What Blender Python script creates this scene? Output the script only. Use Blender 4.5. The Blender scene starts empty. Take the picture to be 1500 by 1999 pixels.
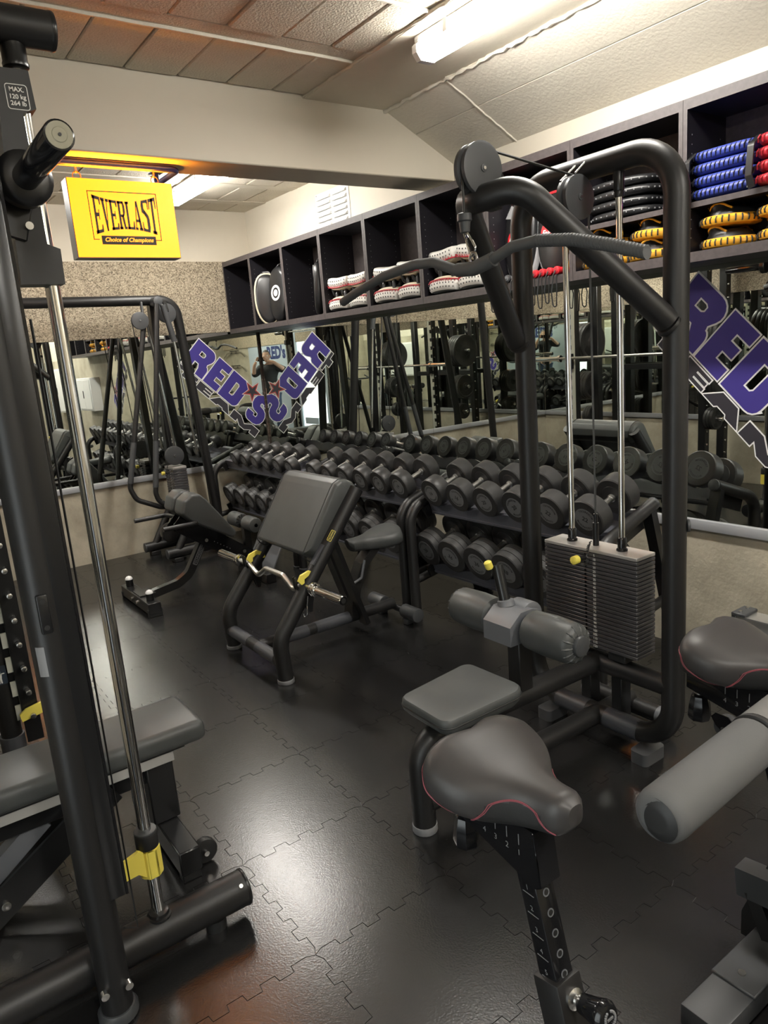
import bpy, bmesh, math, random
from mathutils import Vector, Matrix
from mathutils.geometry import tessellate_polygon
random.seed(7)
S = bpy.context.scene
COL = S.collection
PI = math.pi
# ------------------------------------------------------------------ camera, world, exposure
cam_d = bpy.data.cameras.new('camera')
cam = bpy.data.objects.new('camera', cam_d)
COL.objects.link(cam)
YAW, PITCH, ROLL, FPX = 0.605585, 0.218437, -0.0807771, 1425.28
fw = Vector((math.sin(YAW)*math.cos(PITCH), math.cos(YAW)*math.cos(PITCH), -math.sin(PITCH)))
rt = Vector((math.cos(YAW), -math.sin(YAW), 0))
up = rt.cross(fw)
r2 = math.cos(ROLL)*rt + math.sin(ROLL)*up
u2 = -math.sin(ROLL)*rt + math.cos(ROLL)*up
m3 = Matrix((r2, u2, -fw)).transposed()
cam.matrix_world = Matrix.Translation((0, 0, 1.6)) @ m3.to_4x4()
cam_d.sensor_fit = 'VERTICAL'
cam_d.sensor_height = 36.0
cam_d.lens = FPX/1999.0*36.0
cam_d.clip_start = 0.02
cam_d.clip_end = 100
S.camera = cam
W = bpy.data.worlds.new('world'); S.world = W; W.use_nodes = True
W.node_tree.nodes['Background'].inputs[0].default_value = (1.0, 0.93, 0.82, 1)
W.node_tree.nodes['Background'].inputs[1].default_value = 0.02
S.view_settings.view_transform = 'Standard'
S.view_settings.look = 'None'
S.view_settings.gamma = 1.0
S.view_settings.use_curve_mapping = False
S.view_settings.exposure = 1.0
try:
    S.cycles.use_denoising = True
    S.cycles.max_bounces = 7
    S.cycles.use_adaptive_sampling = True
    S.cycles.adaptive_threshold = 0.07
    S.cycles.glossy_bounces = 5
    S.cycles.diffuse_bounces = 3
    S.cycles.sample_clamp_indirect = 6.0
    S.cycles.caustics_reflective = False
    S.cycles.caustics_refractive = False
except Exception:
    pass
LAMP = 55.0
SIGN = 1.80         # radiance of the lit sign face
# room: right wall x=XR, left wall x=XL, back wall y=YB, wall behind the camera y=YF
XR, XL, YB, YF = 3.2, -0.73, 6.47, -3.3
ZM0, ZM1 = 0.68, 1.87      # mirror bottom / top
ZC = 2.92                  # ceiling

# ------------------------------------------------------------------ materials
MATS = {}
def mat(name, col, rough=0.5, metal=0.0, spec=0.5, bump=None, var=None, emit=None, rvar=None, coat=0.0):
    """bump=(scale,strength,dist[,detail]); var=(scale, colour2, lo, hi); rvar=(scale, rough2)"""
    if name in MATS: return MATS[name]
    m = bpy.data.materials.new(name); m.use_nodes = True
    nt = m.node_tree; b = nt.nodes['Principled BSDF']
    b.inputs['Base Color'].default_value = (*col, 1)
    b.inputs['Roughness'].default_value = rough
    b.inputs['Metallic'].default_value = metal
    b.inputs['Specular IOR Level'].default_value = spec
    b.inputs['Coat Weight'].default_value = coat
    tc = None
    def coords():
        nonlocal tc
        if tc is None: tc = nt.nodes.new('ShaderNodeTexCoord')
        return tc.outputs['Object']
    if var:
        n = nt.nodes.new('ShaderNodeTexNoise'); n.inputs['Scale'].default_value = var[0]; n.inputs['Detail'].default_value = 6
        n.inputs['Roughness'].default_value = 0.62
        nt.links.new(coords(), n.inputs['Vector'])
        r = nt.nodes.new('ShaderNodeValToRGB')
        r.color_ramp.elements[0].position = var[2]; r.color_ramp.elements[1].position = var[3]
        r.color_ramp.elements[0].color = (*col, 1); r.color_ramp.elements[1].color = (*var[1], 1)
        nt.links.new(n.outputs['Fac'], r.inputs['Fac']); nt.links.new(r.outputs['Color'], b.inputs['Base Color'])
    if rvar:
        n = nt.nodes.new('ShaderNodeTexNoise'); n.inputs['Scale'].default_value = rvar[0]; n.inputs['Detail'].default_value = 5
        nt.links.new(coords(), n.inputs['Vector'])
        mr = nt.nodes.new('ShaderNodeMapRange'); mr.inputs['From Min'].default_value = 0.35; mr.inputs['From Max'].default_value = 0.68
        mr.inputs['To Min'].default_value = rough; mr.inputs['To Max'].default_value = rvar[1]
        nt.links.new(n.outputs['Fac'], mr.inputs['Value']); nt.links.new(mr.outputs['Result'], b.inputs['Roughness'])
    if bump:
        n = nt.nodes.new('ShaderNodeTexNoise'); n.inputs['Scale'].default_value = bump[0]
        n.inputs['Detail'].default_value = bump[3] if len(bump) > 3 else 3
        nt.links.new(coords(), n.inputs['Vector'])
        bp = nt.nodes.new('ShaderNodeBump'); bp.inputs['Strength'].default_value = bump[1]; bp.inputs['Distance'].default_value = bump[2]
        nt.links.new(n.outputs['Fac'], bp.inputs['Height']); nt.links.new(bp.outputs['Normal'], b.inputs['Normal'])
    if emit:
        b.inputs['Emission Color'].default_value = (*emit[0], 1); b.inputs['Emission Strength'].default_value = emit[1]
    MATS[name] = m
    return m

BLACK = mat('black powder coat', (0.013, 0.0125, 0.0125), 0.42, spec=0.45, bump=(900, 0.06, 0.001))
BLACKS = mat('satin black metal', (0.010, 0.010, 0.0105), 0.28, spec=0.5)
GLOSSB = mat('gloss black', (0.008, 0.008, 0.009), 0.12)
DGREY = mat('dark grey plastic', (0.048, 0.050, 0.053), 0.45, bump=(400, 0.05, 0.001))
MGREY = mat('mid grey plastic', (0.13, 0.135, 0.145), 0.4)
SLEEVE = mat('grey floor guard', (0.06, 0.062, 0.07), 0.4)
LGREY = mat('light grey rubber', (0.19, 0.19, 0.195), 0.5)
VINYL = mat('charcoal vinyl', (0.058, 0.061, 0.060), 0.42, spec=0.4, bump=(500, 0.10, 0.001), var=(7, (0.070, 0.073, 0.071), 0.35, 0.7))
FOAM = mat('grey foam', (0.085, 0.086, 0.086), 0.75, bump=(350, 0.15, 0.001))
RUBBER = mat('dumbbell rubber', (0.033, 0.0325, 0.032), 0.42, spec=0.4, bump=(300, 0.05, 0.001), var=(15, (0.042, 0.041, 0.040), 0.4, 0.7))
LABEL = mat('dumbbell end disc', (0.19, 0.193, 0.198), 0.4)
PRINT = mat('dark print', (0.012, 0.012, 0.012), 0.5)
CHROME = mat('chrome', (0.78, 0.78, 0.77), 0.09, metal=1.0)
STEEL = mat('brushed steel', (0.62, 0.61, 0.59), 0.25, metal=1.0)
KNURL = mat('knurled steel', (0.55, 0.54, 0.51), 0.34, metal=1.0, bump=(600, 0.25, 0.001))
YELLOW = mat('yellow plastic', (0.86, 0.72, 0.12), 0.42)
TRAY = mat('rack tray grey', (0.115, 0.118, 0.138), 0.36, spec=0.5)
STACK = mat('weight plate', (0.075, 0.072, 0.075), 0.34, metal=0.25, bump=(300, 0.08, 0.001))
STACKTOP = mat('weight plate top', (0.42, 0.40, 0.38), 0.4, metal=0.4, bump=(900, 0.2, 0.001))
WHITEP = mat('white print', (0.75, 0.74, 0.70), 0.5)
CREAMM = mat('cream painted steel', (0.52, 0.52, 0.45), 0.4)
MIRROR = mat('mirror silver', (0.80, 0.83, 0.785), 0.0, metal=1.0)
MEDGE = mat('mirror edge', (0.10, 0.13, 0.11), 0.2)
TRIM = mat('anodised trim', (0.42, 0.43, 0.45), 0.45, metal=0.35)
CONC = mat('smooth concrete', (0.50, 0.455, 0.355), 0.75, spec=0.25, bump=(45, 0.35, 0.008, 9), var=(3.2, (0.33, 0.298, 0.228), 0.36, 0.70))
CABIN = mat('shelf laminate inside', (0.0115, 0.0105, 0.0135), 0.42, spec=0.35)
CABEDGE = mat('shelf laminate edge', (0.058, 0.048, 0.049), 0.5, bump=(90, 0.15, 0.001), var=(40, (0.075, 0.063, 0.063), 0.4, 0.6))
PLASTER = mat('cream paint', (0.69, 0.635, 0.53), 0.55, spec=0.3, bump=(16, 0.14, 0.012, 8), var=(1.5, (0.63, 0.58, 0.48), 0.35, 0.7))
CEILB = mat('ceiling block paint', (0.70, 0.64, 0.53), 0.7, spec=0.2, bump=(95, 0.55, 0.010, 4), var=(3, (0.62, 0.565, 0.465), 0.3, 0.7))
SLOPEM = mat('sloped panel paint', (0.75, 0.70, 0.60), 0.42, spec=0.4, bump=(60, 0.35, 0.008, 6), var=(2, (0.69, 0.64, 0.545), 0.35, 0.7))
DARKGAP = mat('dark gap', (0.05, 0.045, 0.038), 0.9)
FLOORM = mat('rubber tile', (0.0155, 0.0150, 0.0150), 0.24, spec=0.75)
GAPM = mat('tile gap', (0.13, 0.13, 0.127), 0.7)
WPVC = mat('white plastic', (0.80, 0.80, 0.79), 0.35)
GLOWS = mat('lamp diffuser side', (0.9, 0.9, 0.88), 0.4, emit=((1.0, 0.968, 0.905), LAMP*0.50))
FEETG = mat('foot grey', (0.075, 0.076, 0.08), 0.45)
GLOW = mat('lamp diffuser', (0.9, 0.9, 0.88), 0.4, emit=((1.0, 0.968, 0.905), LAMP))
BLUEV = mat('sticker violet blue', (0.050, 0.036, 0.235), 0.45)
WHITEV = mat('sticker white', (0.80, 0.79, 0.78), 0.5)
DARKV = mat('sticker charcoal', (0.030, 0.028, 0.036), 0.5)
REDV = mat('sticker red', (0.40, 0.06, 0.05), 0.5)
BLUETUBE = mat('blue tube', (0.018, 0.022, 0.14), 0.35)
BRASS = mat('brass ring', (0.35, 0.20, 0.08), 0.35, metal=0.8)
SIGNY = mat('lit sign yellow', (0.5, 0.22, 0.0), 0.4)
SIGND = mat('sign print', (0.012, 0.010, 0.004), 0.5)
PADW = mat('white pad leather', (0.70, 0.68, 0.63), 0.5, bump=(60, 0.1, 0.002))
PADC = mat('cream pad leather', (0.62, 0.55, 0.40), 0.5)
PADK = mat('black pad leather', (0.014, 0.014, 0.015), 0.33, bump=(80, 0.1, 0.002))
PADRED = mat('red stitching', (0.45, 0.02, 0.035), 0.5)
REDL = mat('red leather', (0.42, 0.018, 0.03), 0.42, bump=(50, 0.1, 0.002))
REDB = mat('bright red plastic', (0.62, 0.02, 0.03), 0.4)
BLUEL = mat('blue leather', (0.035, 0.055, 0.30), 0.45, bump=(50, 0.1, 0.002))
YELL = mat('yellow leather', (0.74, 0.36, 0.03), 0.45, bump=(50, 0.1, 0.002))
GREYL = mat('grey leather', (0.10, 0.10, 0.105), 0.42)
SILVL = mat('silver leather', (0.35, 0.35, 0.36), 0.4)
SADDLE = mat('saddle vinyl', (0.040, 0.037, 0.036), 0.42, spec=0.4, bump=(700, 0.06, 0.001))
MESHF = mat('saddle mesh side', (0.012, 0.012, 0.012), 0.6, bump=(1100, 0.5, 0.001))
STITCH = mat('pink stitching', (0.24, 0.055, 0.07), 0.6)
ALU = mat('aluminium', (0.60, 0.59, 0.57), 0.3, metal=0.8)
SKIN = mat('skin', (0.50, 0.30, 0.21), 0.5)
HAIR = mat('grey hair', (0.09, 0.08, 0.075), 0.7)
SHIRT = mat('black shirt', (0.012, 0.012, 0.013), 0.8)
JEANS = mat('blue denim', (0.05, 0.07, 0.12), 0.8)
BLUEWALL = mat('pale blue paint', (0.40, 0.46, 0.52), 0.6)
WINGLASS = mat('bright window', (0.8, 0.9, 0.95), 0.2, emit=((0.93, 1.0, 1.0), 1.3))
NAVY = mat('navy print', (0.02, 0.035, 0.13), 0.5)
MATS['lit sign yellow'].node_tree.nodes['Principled BSDF'].inputs['Emission Color'].default_value = (1.0, 0.19, 0.0, 1)

def node_mats():
    # aggregate concrete: pebbles of several tones with relief
    m = bpy.data.materials.new('aggregate concrete'); m.use_nodes = True; nt = m.node_tree; b = nt.nodes['Principled BSDF']
    tc = nt.nodes.new('ShaderNodeTexCoord')
    v = nt.nodes.new('ShaderNodeTexVoronoi'); v.inputs['Scale'].default_value = 130
    v.inputs['Randomness'].default_value = 1.0
    nt.links.new(tc.outputs['Object'], v.inputs['Vector'])
    r = nt.nodes.new('ShaderNodeValToRGB'); cr = r.color_ramp
    cr.elements[0].position = 0.0; cr.elements[0].color = (0.13, 0.105, 0.075, 1)
    cr.elements[1].position = 1.0; cr.elements[1].color = (0.62, 0.53, 0.40, 1)
    for p, c in ((0.25, (0.31, 0.255, 0.18)), (0.55, (0.41, 0.345, 0.25)), (0.8, (0.50, 0.425, 0.31))):
        e = cr.elements.new(p); e.color = (*c, 1)
    sp = nt.nodes.new('ShaderNodeSeparateColor'); nt.links.new(v.outputs['Color'], sp.inputs['Color'])
    nt.links.new(sp.outputs[0], r.inputs['Fac'])
    n = nt.nodes.new('ShaderNodeTexNoise'); n.inputs['Scale'].default_value = 1.6; n.inputs['Detail'].default_value = 5
    nt.links.new(tc.outputs['Object'], n.inputs['Vector'])
    mr = nt.nodes.new('ShaderNodeMapRange'); mr.inputs['From Min'].default_value = 0.3; mr.inputs['From Max'].default_value = 0.7
    mr.inputs['To Min'].default_value = 0.75; mr.inputs['To Max'].default_value = 1.1
    nt.links.new(n.outputs['Fac'], mr.inputs['Value'])
    mx = nt.nodes.new('ShaderNodeMix'); mx.data_type = 'RGBA'; mx.blend_type = 'MULTIPLY'; mx.inputs[0].default_value = 1.0
    nt.links.new(r.outputs['Color'], mx.inputs[6]); nt.links.new(mr.outputs['Result'], mx.inputs[7])
    nt.links.new(mx.outputs[2], b.inputs['Base Color'])
    bp = nt.nodes.new('ShaderNodeBump'); bp.inputs['Strength'].default_value = 0.6; bp.inputs['Distance'].default_value = 0.006; bp.invert = True
    nt.links.new(v.outputs['Distance'], bp.inputs['Height']); nt.links.new(bp.outputs['Normal'], b.inputs['Normal'])
    b.inputs['Roughness'].default_value = 0.75
    MATS['aggregate concrete'] = m
    # floor tile: leather-grain relief plus scuffs
    nt = FLOORM.node_tree; b = nt.nodes['Principled BSDF']
    geo = nt.nodes.new('ShaderNodeNewGeometry')
    v = nt.nodes.new('ShaderNodeTexVoronoi'); v.inputs['Scale'].default_value = 210; v.feature = 'SMOOTH_F1'
    nt.links.new(geo.outputs['Position'], v.inputs['Vector'])
    bp = nt.nodes.new('ShaderNodeBump'); bp.inputs['Strength'].default_value = 0.22; bp.inputs['Distance'].default_value = 0.0010
    nt.links.new(v.outputs['Distance'], bp.inputs['Height']); nt.links.new(bp.outputs['Normal'], b.inputs['Normal'])
    n = nt.nodes.new('ShaderNodeTexNoise'); n.inputs['Scale'].default_value = 2.3; n.inputs['Detail'].default_value = 8; n.inputs['Distortion'].default_value = 0.8
    nt.links.new(geo.outputs['Position'], n.inputs['Vector'])
    r = nt.nodes.new('ShaderNodeValToRGB')
    r.color_ramp.elements[0].position = 0.45; r.color_ramp.elements[0].color = (0.0115, 0.0112, 0.0112, 1)
    r.color_ramp.elements[1].position = 0.80; r.color_ramp.elements[1].color = (0.022, 0.0215, 0.021, 1)
    nt.links.new(n.outputs['Fac'], r.inputs['Fac']); nt.links.new(r.outputs['Color'], b.inputs['Base Color'])
    # sign face: evenly lit acrylic
    nt = SIGNY.node_tree; b = nt.nodes['Principled BSDF']
    b.inputs['Emission Strength'].default_value = SIGN
node_mats()
AGG = MATS['aggregate concrete']

# ------------------------------------------------------------------ geometry helpers
def V(*a): return Vector(a)
def BM(): return bmesh.new()
def wpos(o):
    p = Vector((0, 0, 0))
    while o is not None:
        p += o.location; o = o.parent
    return p
def finish(bm, smooth=True, angle=38):
    bmesh.ops.recalc_face_normals(bm, faces=bm.faces[:])
    if smooth:
        for f in bm.faces: f.smooth = True
        ca = math.radians(angle)
        for e in bm.edges:
            if len(e.link_faces) == 2 and e.calc_face_angle(0) > ca: e.smooth = False
def obj(name, bm, m, parent=None, smooth=True, local=False):
    """link bm as ONE mesh object; coordinates are world coordinates unless local"""
    if parent is not None and not local:
        bmesh.ops.translate(bm, verts=bm.verts[:], vec=-wpos(parent))
    finish(bm, smooth)
    me = bpy.data.meshes.new(name); bm.to_mesh(me); bm.free()
    ms = m if isinstance(m, (list, tuple)) else [m]
    for x in ms: me.materials.append(x)
    o = bpy.data.objects.new(name, me); COL.objects.link(o)
    if parent is not None: o.parent = parent
    return o
def tag(o, label, cat, group=None):
    o['label'] = label; o['category'] = cat
    if group: o['group'] = group
    return o
def thing(name, label, cat, loc=(0, 0, 0), group=None, rz=0):
    o = bpy.data.objects.new(name, None); COL.objects.link(o); o.location = loc; o.rotation_euler = (0, 0, rz)
    o.empty_display_size = 0.1
    return tag(o, label, cat, group)
def struct(o): o['kind'] = 'structure'; return o
def share(src, parent, loc=None, rot=None, name=None):
    c = src.copy(); COL.objects.link(c); c.parent = parent
    if loc is not None: c.location = loc
    if rot is not None: c.rotation_euler = rot
    return c

def box(bm, c, s, rot=None, bev=0.0, seg=2, mi=0):
    """box of centre c and size s; rot = Matrix 3x3 or euler tuple"""
    r = bmesh.ops.create_cube(bm, size=1.0)
    vs = r['verts']
    M = Matrix.Diagonal((*s, 1))
    if rot is not None:
        R = rot.to_4x4() if isinstance(rot, Matrix) else Matrix.Rotation(rot[2], 4, 'Z') @ Matrix.Rotation(rot[1], 4, 'Y') @ Matrix.Rotation(rot[0], 4, 'X')
        M = R @ M
    M = Matrix.Translation(c) @ M
    bmesh.ops.transform(bm, matrix=M, verts=vs)
    fs = {f for v in vs for f in v.link_faces}
    for f in fs: f.material_index = mi
    if bev > 0:
        es = list({e for v in vs for e in v.link_edges})
        r = bmesh.ops.bevel(bm, geom=es, offset=bev, segments=seg, profile=0.5, affect='EDGES', clamp_overlap=True)
        for f in r['faces']: f.material_index = mi
def bx(bm, x0, x1, y0, y1, z0, z1, bev=0.0, seg=2, mi=0):
    box(bm, ((x0+x1)/2, (y0+y1)/2, (z0+z1)/2), (abs(x1-x0), abs(y1-y0), abs(z1-z0)), None, bev, seg, mi)
def frame_of(d):
    d = d.normalized()
    a = Vector((0, 0, 1)) if abs(d.z) < 0.95 else Vector((1, 0, 0))
    u = d.cross(a).normalized(); w = d.cross(u).normalized()
    return u, w
def lathe(bm, p, d, prof, seg=24, mi=0, cap=True):
    """surface of revolution about axis d through p; prof = [(t, r), ...]"""
    p = Vector(p); d = Vector(d).normalized(); u, w = frame_of(d)
    rings = []
    for t, r in prof:
        rings.append([bm.verts.new(p + d*t + (u*math.cos(2*PI*k/seg) + w*math.sin(2*PI*k/seg))*max(r, 1e-5)) for k in range(seg)])
    for a, b in zip(rings, rings[1:]):
        for k in range(seg):
            f = bm.faces.new((a[k], a[(k+1) % seg], b[(k+1) % seg], b[k])); f.material_index = mi
    if cap:
        f = bm.faces.new(rings[0][::-1]); f.material_index = mi
        f = bm.faces.new(rings[-1]); f.material_index = mi
def cyl(bm, a, b, r, seg=20, r2=None, bev=0.0, mi=0):
    a = Vector(a); b = Vector(b); L = (b-a).length; r2 = r if r2 is None else r2
    if bev > 0: prof = [(0, r-bev), (bev*0.3, r-bev*0.3), (bev, r), (L-bev, r2), (L-bev*0.3, r2-bev*0.3), (L, r2-bev)]
    else: prof = [(0, r), (L, r2)]
    lathe(bm, a, b-a, prof, seg, mi)
def ball(bm, c, r, seg=16, mi=0, sc=(1, 1, 1)):
    q = bmesh.ops.create_uvsphere(bm, u_segments=seg, v_segments=max(6, seg//2), radius=1)
    bmesh.ops.transform(bm, matrix=Matrix.Translation(c) @ Matrix.Diagonal((r*sc[0], r*sc[1], r*sc[2], 1)), verts=q['verts'])
    for f in {f for v in q['verts'] for f in v.link_faces}: f.material_index = mi
def fillet(pts, rad, n=6, closed=False):
    pts = [Vector(p) for p in pts]; out = []; N = len(pts)
    for i, p in enumerate(pts):
        r = rad[i] if isinstance(rad, (list, tuple)) else rad
        if (not closed and i in (0, N-1)) or r <= 0: out.append(p); continue
        a = pts[i-1]; c = pts[(i+1) % N]
        d1 = (a-p); d2 = (c-p); l1 = d1.length; l2 = d2.length; d1.normalize(); d2.normalize()
        ang = d1.angle(d2)
        if ang > PI-0.02: out.append(p); continue
        t = min(r/math.tan(ang/2), l1*0.49, l2*0.49); rr = t*math.tan(ang/2)
        bis = (d1+d2).normalized(); cc = p + bis*(rr/math.sin(ang/2))
        s = p+d1*t - cc; e = p+d2*t - cc
        tot = s.angle(e)
        for k in range(n+1):
            out.append(cc + (s*math.sin(tot*(1-k/n)) + e*math.sin(tot*k/n))/math.sin(tot))
    return out
def tube(bm, pts, r, seg=14, rad=0.0, closed=False, n=6, mi=0, sq=None):
    """sweep a circle (or a rounded rectangle sq=(w,h)) along pts; r may be a list"""
    P = fillet(pts, rad, n, closed) if rad else [Vector(p) for p in pts]
    N = len(P)
    tans = []
    for i in range(N):
        if closed: t = (P[(i+1) % N]-P[i]).normalized() + (P[i]-P[i-1]).normalized()
        elif i == 0: t = P[1]-P[0]
        elif i == N-1: t = P[-1]-P[-2]
        else: t = (P[i+1]-P[i]).normalized() + (P[i]-P[i-1]).normalized()
        tans.append(t.normalized())
    u, w = frame_of(tans[0]); rings = []
    for i in range(N):
        if i:
            ax = tans[i-1].cross(tans[i])
            if ax.length > 1e-6:
                R = Matrix.Rotation(tans[i-1].angle(tans[i]), 3, ax); u = R @ u
        u = (u - tans[i]*u.dot(tans[i])).normalized(); w = tans[i].cross(u)
        rr = r[i] if isinstance(r, (list, tuple)) else r
        # mitre: widen across the bend
        if sq:
            cs = [(sq[0]/2, sq[1]/2), (-sq[0]/2, sq[1]/2), (-sq[0]/2, -sq[1]/2), (sq[0]/2, -sq[1]/2)]
            rings.append([bm.verts.new(P[i]+u*a+w*b) for a, b in cs])
        else:
            rings.append([bm.verts.new(P[i]+(u*math.cos(2*PI*k/seg)+w*math.sin(2*PI*k/seg))*rr) for k in range(seg)])
    ns = len(rings[0])
    rng = list(zip(rings, rings[1:])) + ([(rings[-1], rings[0])] if closed else [])
    for a, b in rng:
        off = 0
        if closed and a is rings[-1]:
            ax = (P[0]-P[-1]).normalized()
            def lat(o):
                q = (a[0].co-P[-1])-(b[o].co-P[0]); return (q-ax*q.dot(ax)).length
            off = min(range(ns), key=lat)
        for k in range(ns):
            f = bm.faces.new((a[k], a[(k+1) % ns], b[(k+1+off) % ns], b[(k+off) % ns])); f.material_index = mi
    if not closed:
        f = bm.faces.new(rings[0][::-1]); f.material_index = mi
        f = bm.faces.new(rings[-1]); f.material_index = mi
def prism(bm, poly, o, eu, ev, d, mi=0, holes=()):
    """extrude the 2D polygon poly (list of (u,v)) placed at o with axes eu, ev by the vector d"""
    o = Vector(o); eu = Vector(eu); ev = Vector(ev); d = Vector(d)
    loops = [list(poly)] + [list(h) for h in holes]
    tris = tessellate_polygon([[Vector((a, b, 0)) for a, b in l] for l in loops])
    flat = [q for l in loops for q in l]
    A = [bm.verts.new(o+eu*a+ev*b) for a, b in flat]; B = [bm.verts.new(o+eu*a+ev*b+d) for a, b in flat]
    for t in tris:
        try:
            f = bm.faces.new([A[i] for i in t]); f.material_index = mi
            f = bm.faces.new([B[i] for i in t][::-1]); f.material_index = mi
        except ValueError: pass
    k = 0
    for l in loops:
        n = len(l)
        for i in range(n):
            f = bm.faces.new((A[k+i], A[k+(i+1) % n], B[k+(i+1) % n], B[k+i])); f.material_index = mi
        k += n
def offset_poly(poly, d):
    n = len(poly); out = []
    ar = sum(poly[i][0]*poly[(i+1) % n][1]-poly[(i+1) % n][0]*poly[i][1] for i in range(n))
    s = 1 if ar > 0 else -1
    for i in range(n):
        p0 = Vector(poly[i-1]); p1 = Vector(poly[i]); p2 = Vector(poly[(i+1) % n])
        a = (p1-p0).normalized(); b = (p2-p1).normalized()
        na = Vector((a.y, -a.x))*s; nb = Vector((b.y, -b.x))*s
        m_ = na+nb
        if m_.length < 1e-6: m_ = na
        m_.normalize(); c = max(0.45, m_.dot(na))
        q = p1 + m_*(d/c); out.append((q.x, q.y))
    return out
def rrect(w, h, r, n=5, cx=0, cy=0):
    out = []
    for sx, sy, a0 in ((1, 1, 0), (-1, 1, 90), (-1, -1, 180), (1, -1, 270)):
        for k in range(n+1):
            a = math.radians(a0+90*k/n)
            out.append((cx+sx*(w/2-r)+r*math.cos(a), cy+sy*(h/2-r)+r*math.sin(a)))
    return out
def circ(r, n=24, cx=0, cy=0): return [(cx+r*math.cos(2*PI*k/n), cy+r*math.sin(2*PI*k/n)) for k in range(n)]
_tc = {}
def text_pts(s, size=1.0, bold=0.0, shear=0.0, align='CENTER'):
    """triangles of a text as (verts2d, faces); evaluated once per text at unit size"""
    key = (s, round(bold/size, 3), shear, align)
    if key not in _tc:
        cu = bpy.data.curves.new('txt', 'FONT'); cu.body = s; cu.size = 1.0; cu.offset = key[1]; cu.shear = shear
        cu.align_x = align; cu.align_y = 'CENTER'; cu.resolution_u = 3
        o = bpy.data.objects.new('txt', cu)
        me = o.to_mesh()
        _tc[key] = ([(v.co.x, v.co.y) for v in me.vertices], [tuple(p.vertices) for p in me.polygons])
        o.to_mesh_clear(); bpy.data.objects.remove(o); bpy.data.curves.remove(cu)
    vs, fs = _tc[key]
    return [(a*size, b*size) for a, b in vs], fs
def put_text(bm, s, o, eu, ev, size, bold=0.0, shear=0.0, mi=0, warp=None, align='CENTER'):
    vs, fs = text_pts(s, size, bold, shear, align); o = Vector(o); eu = Vector(eu); ev = Vector(ev)
    if warp: vs = [warp(*q) for q in vs]
    A = [bm.verts.new(o+eu*a+ev*b) for a, b in vs]
    for f in fs:
        try: q = bm.faces.new([A[i] for i in f]); q.material_index = mi
        except ValueError: pass
def wordnum(n):
    return ['first', 'second', 'third', 'fourth', 'fifth', 'sixth', 'seventh', 'eighth', 'ninth', 'tenth', 'eleventh', 'twelfth'][n]
X3, Y3, Z3 = Vector((1, 0, 0)), Vector((0, 1, 0)), Vector((0, 0, 1))
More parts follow.
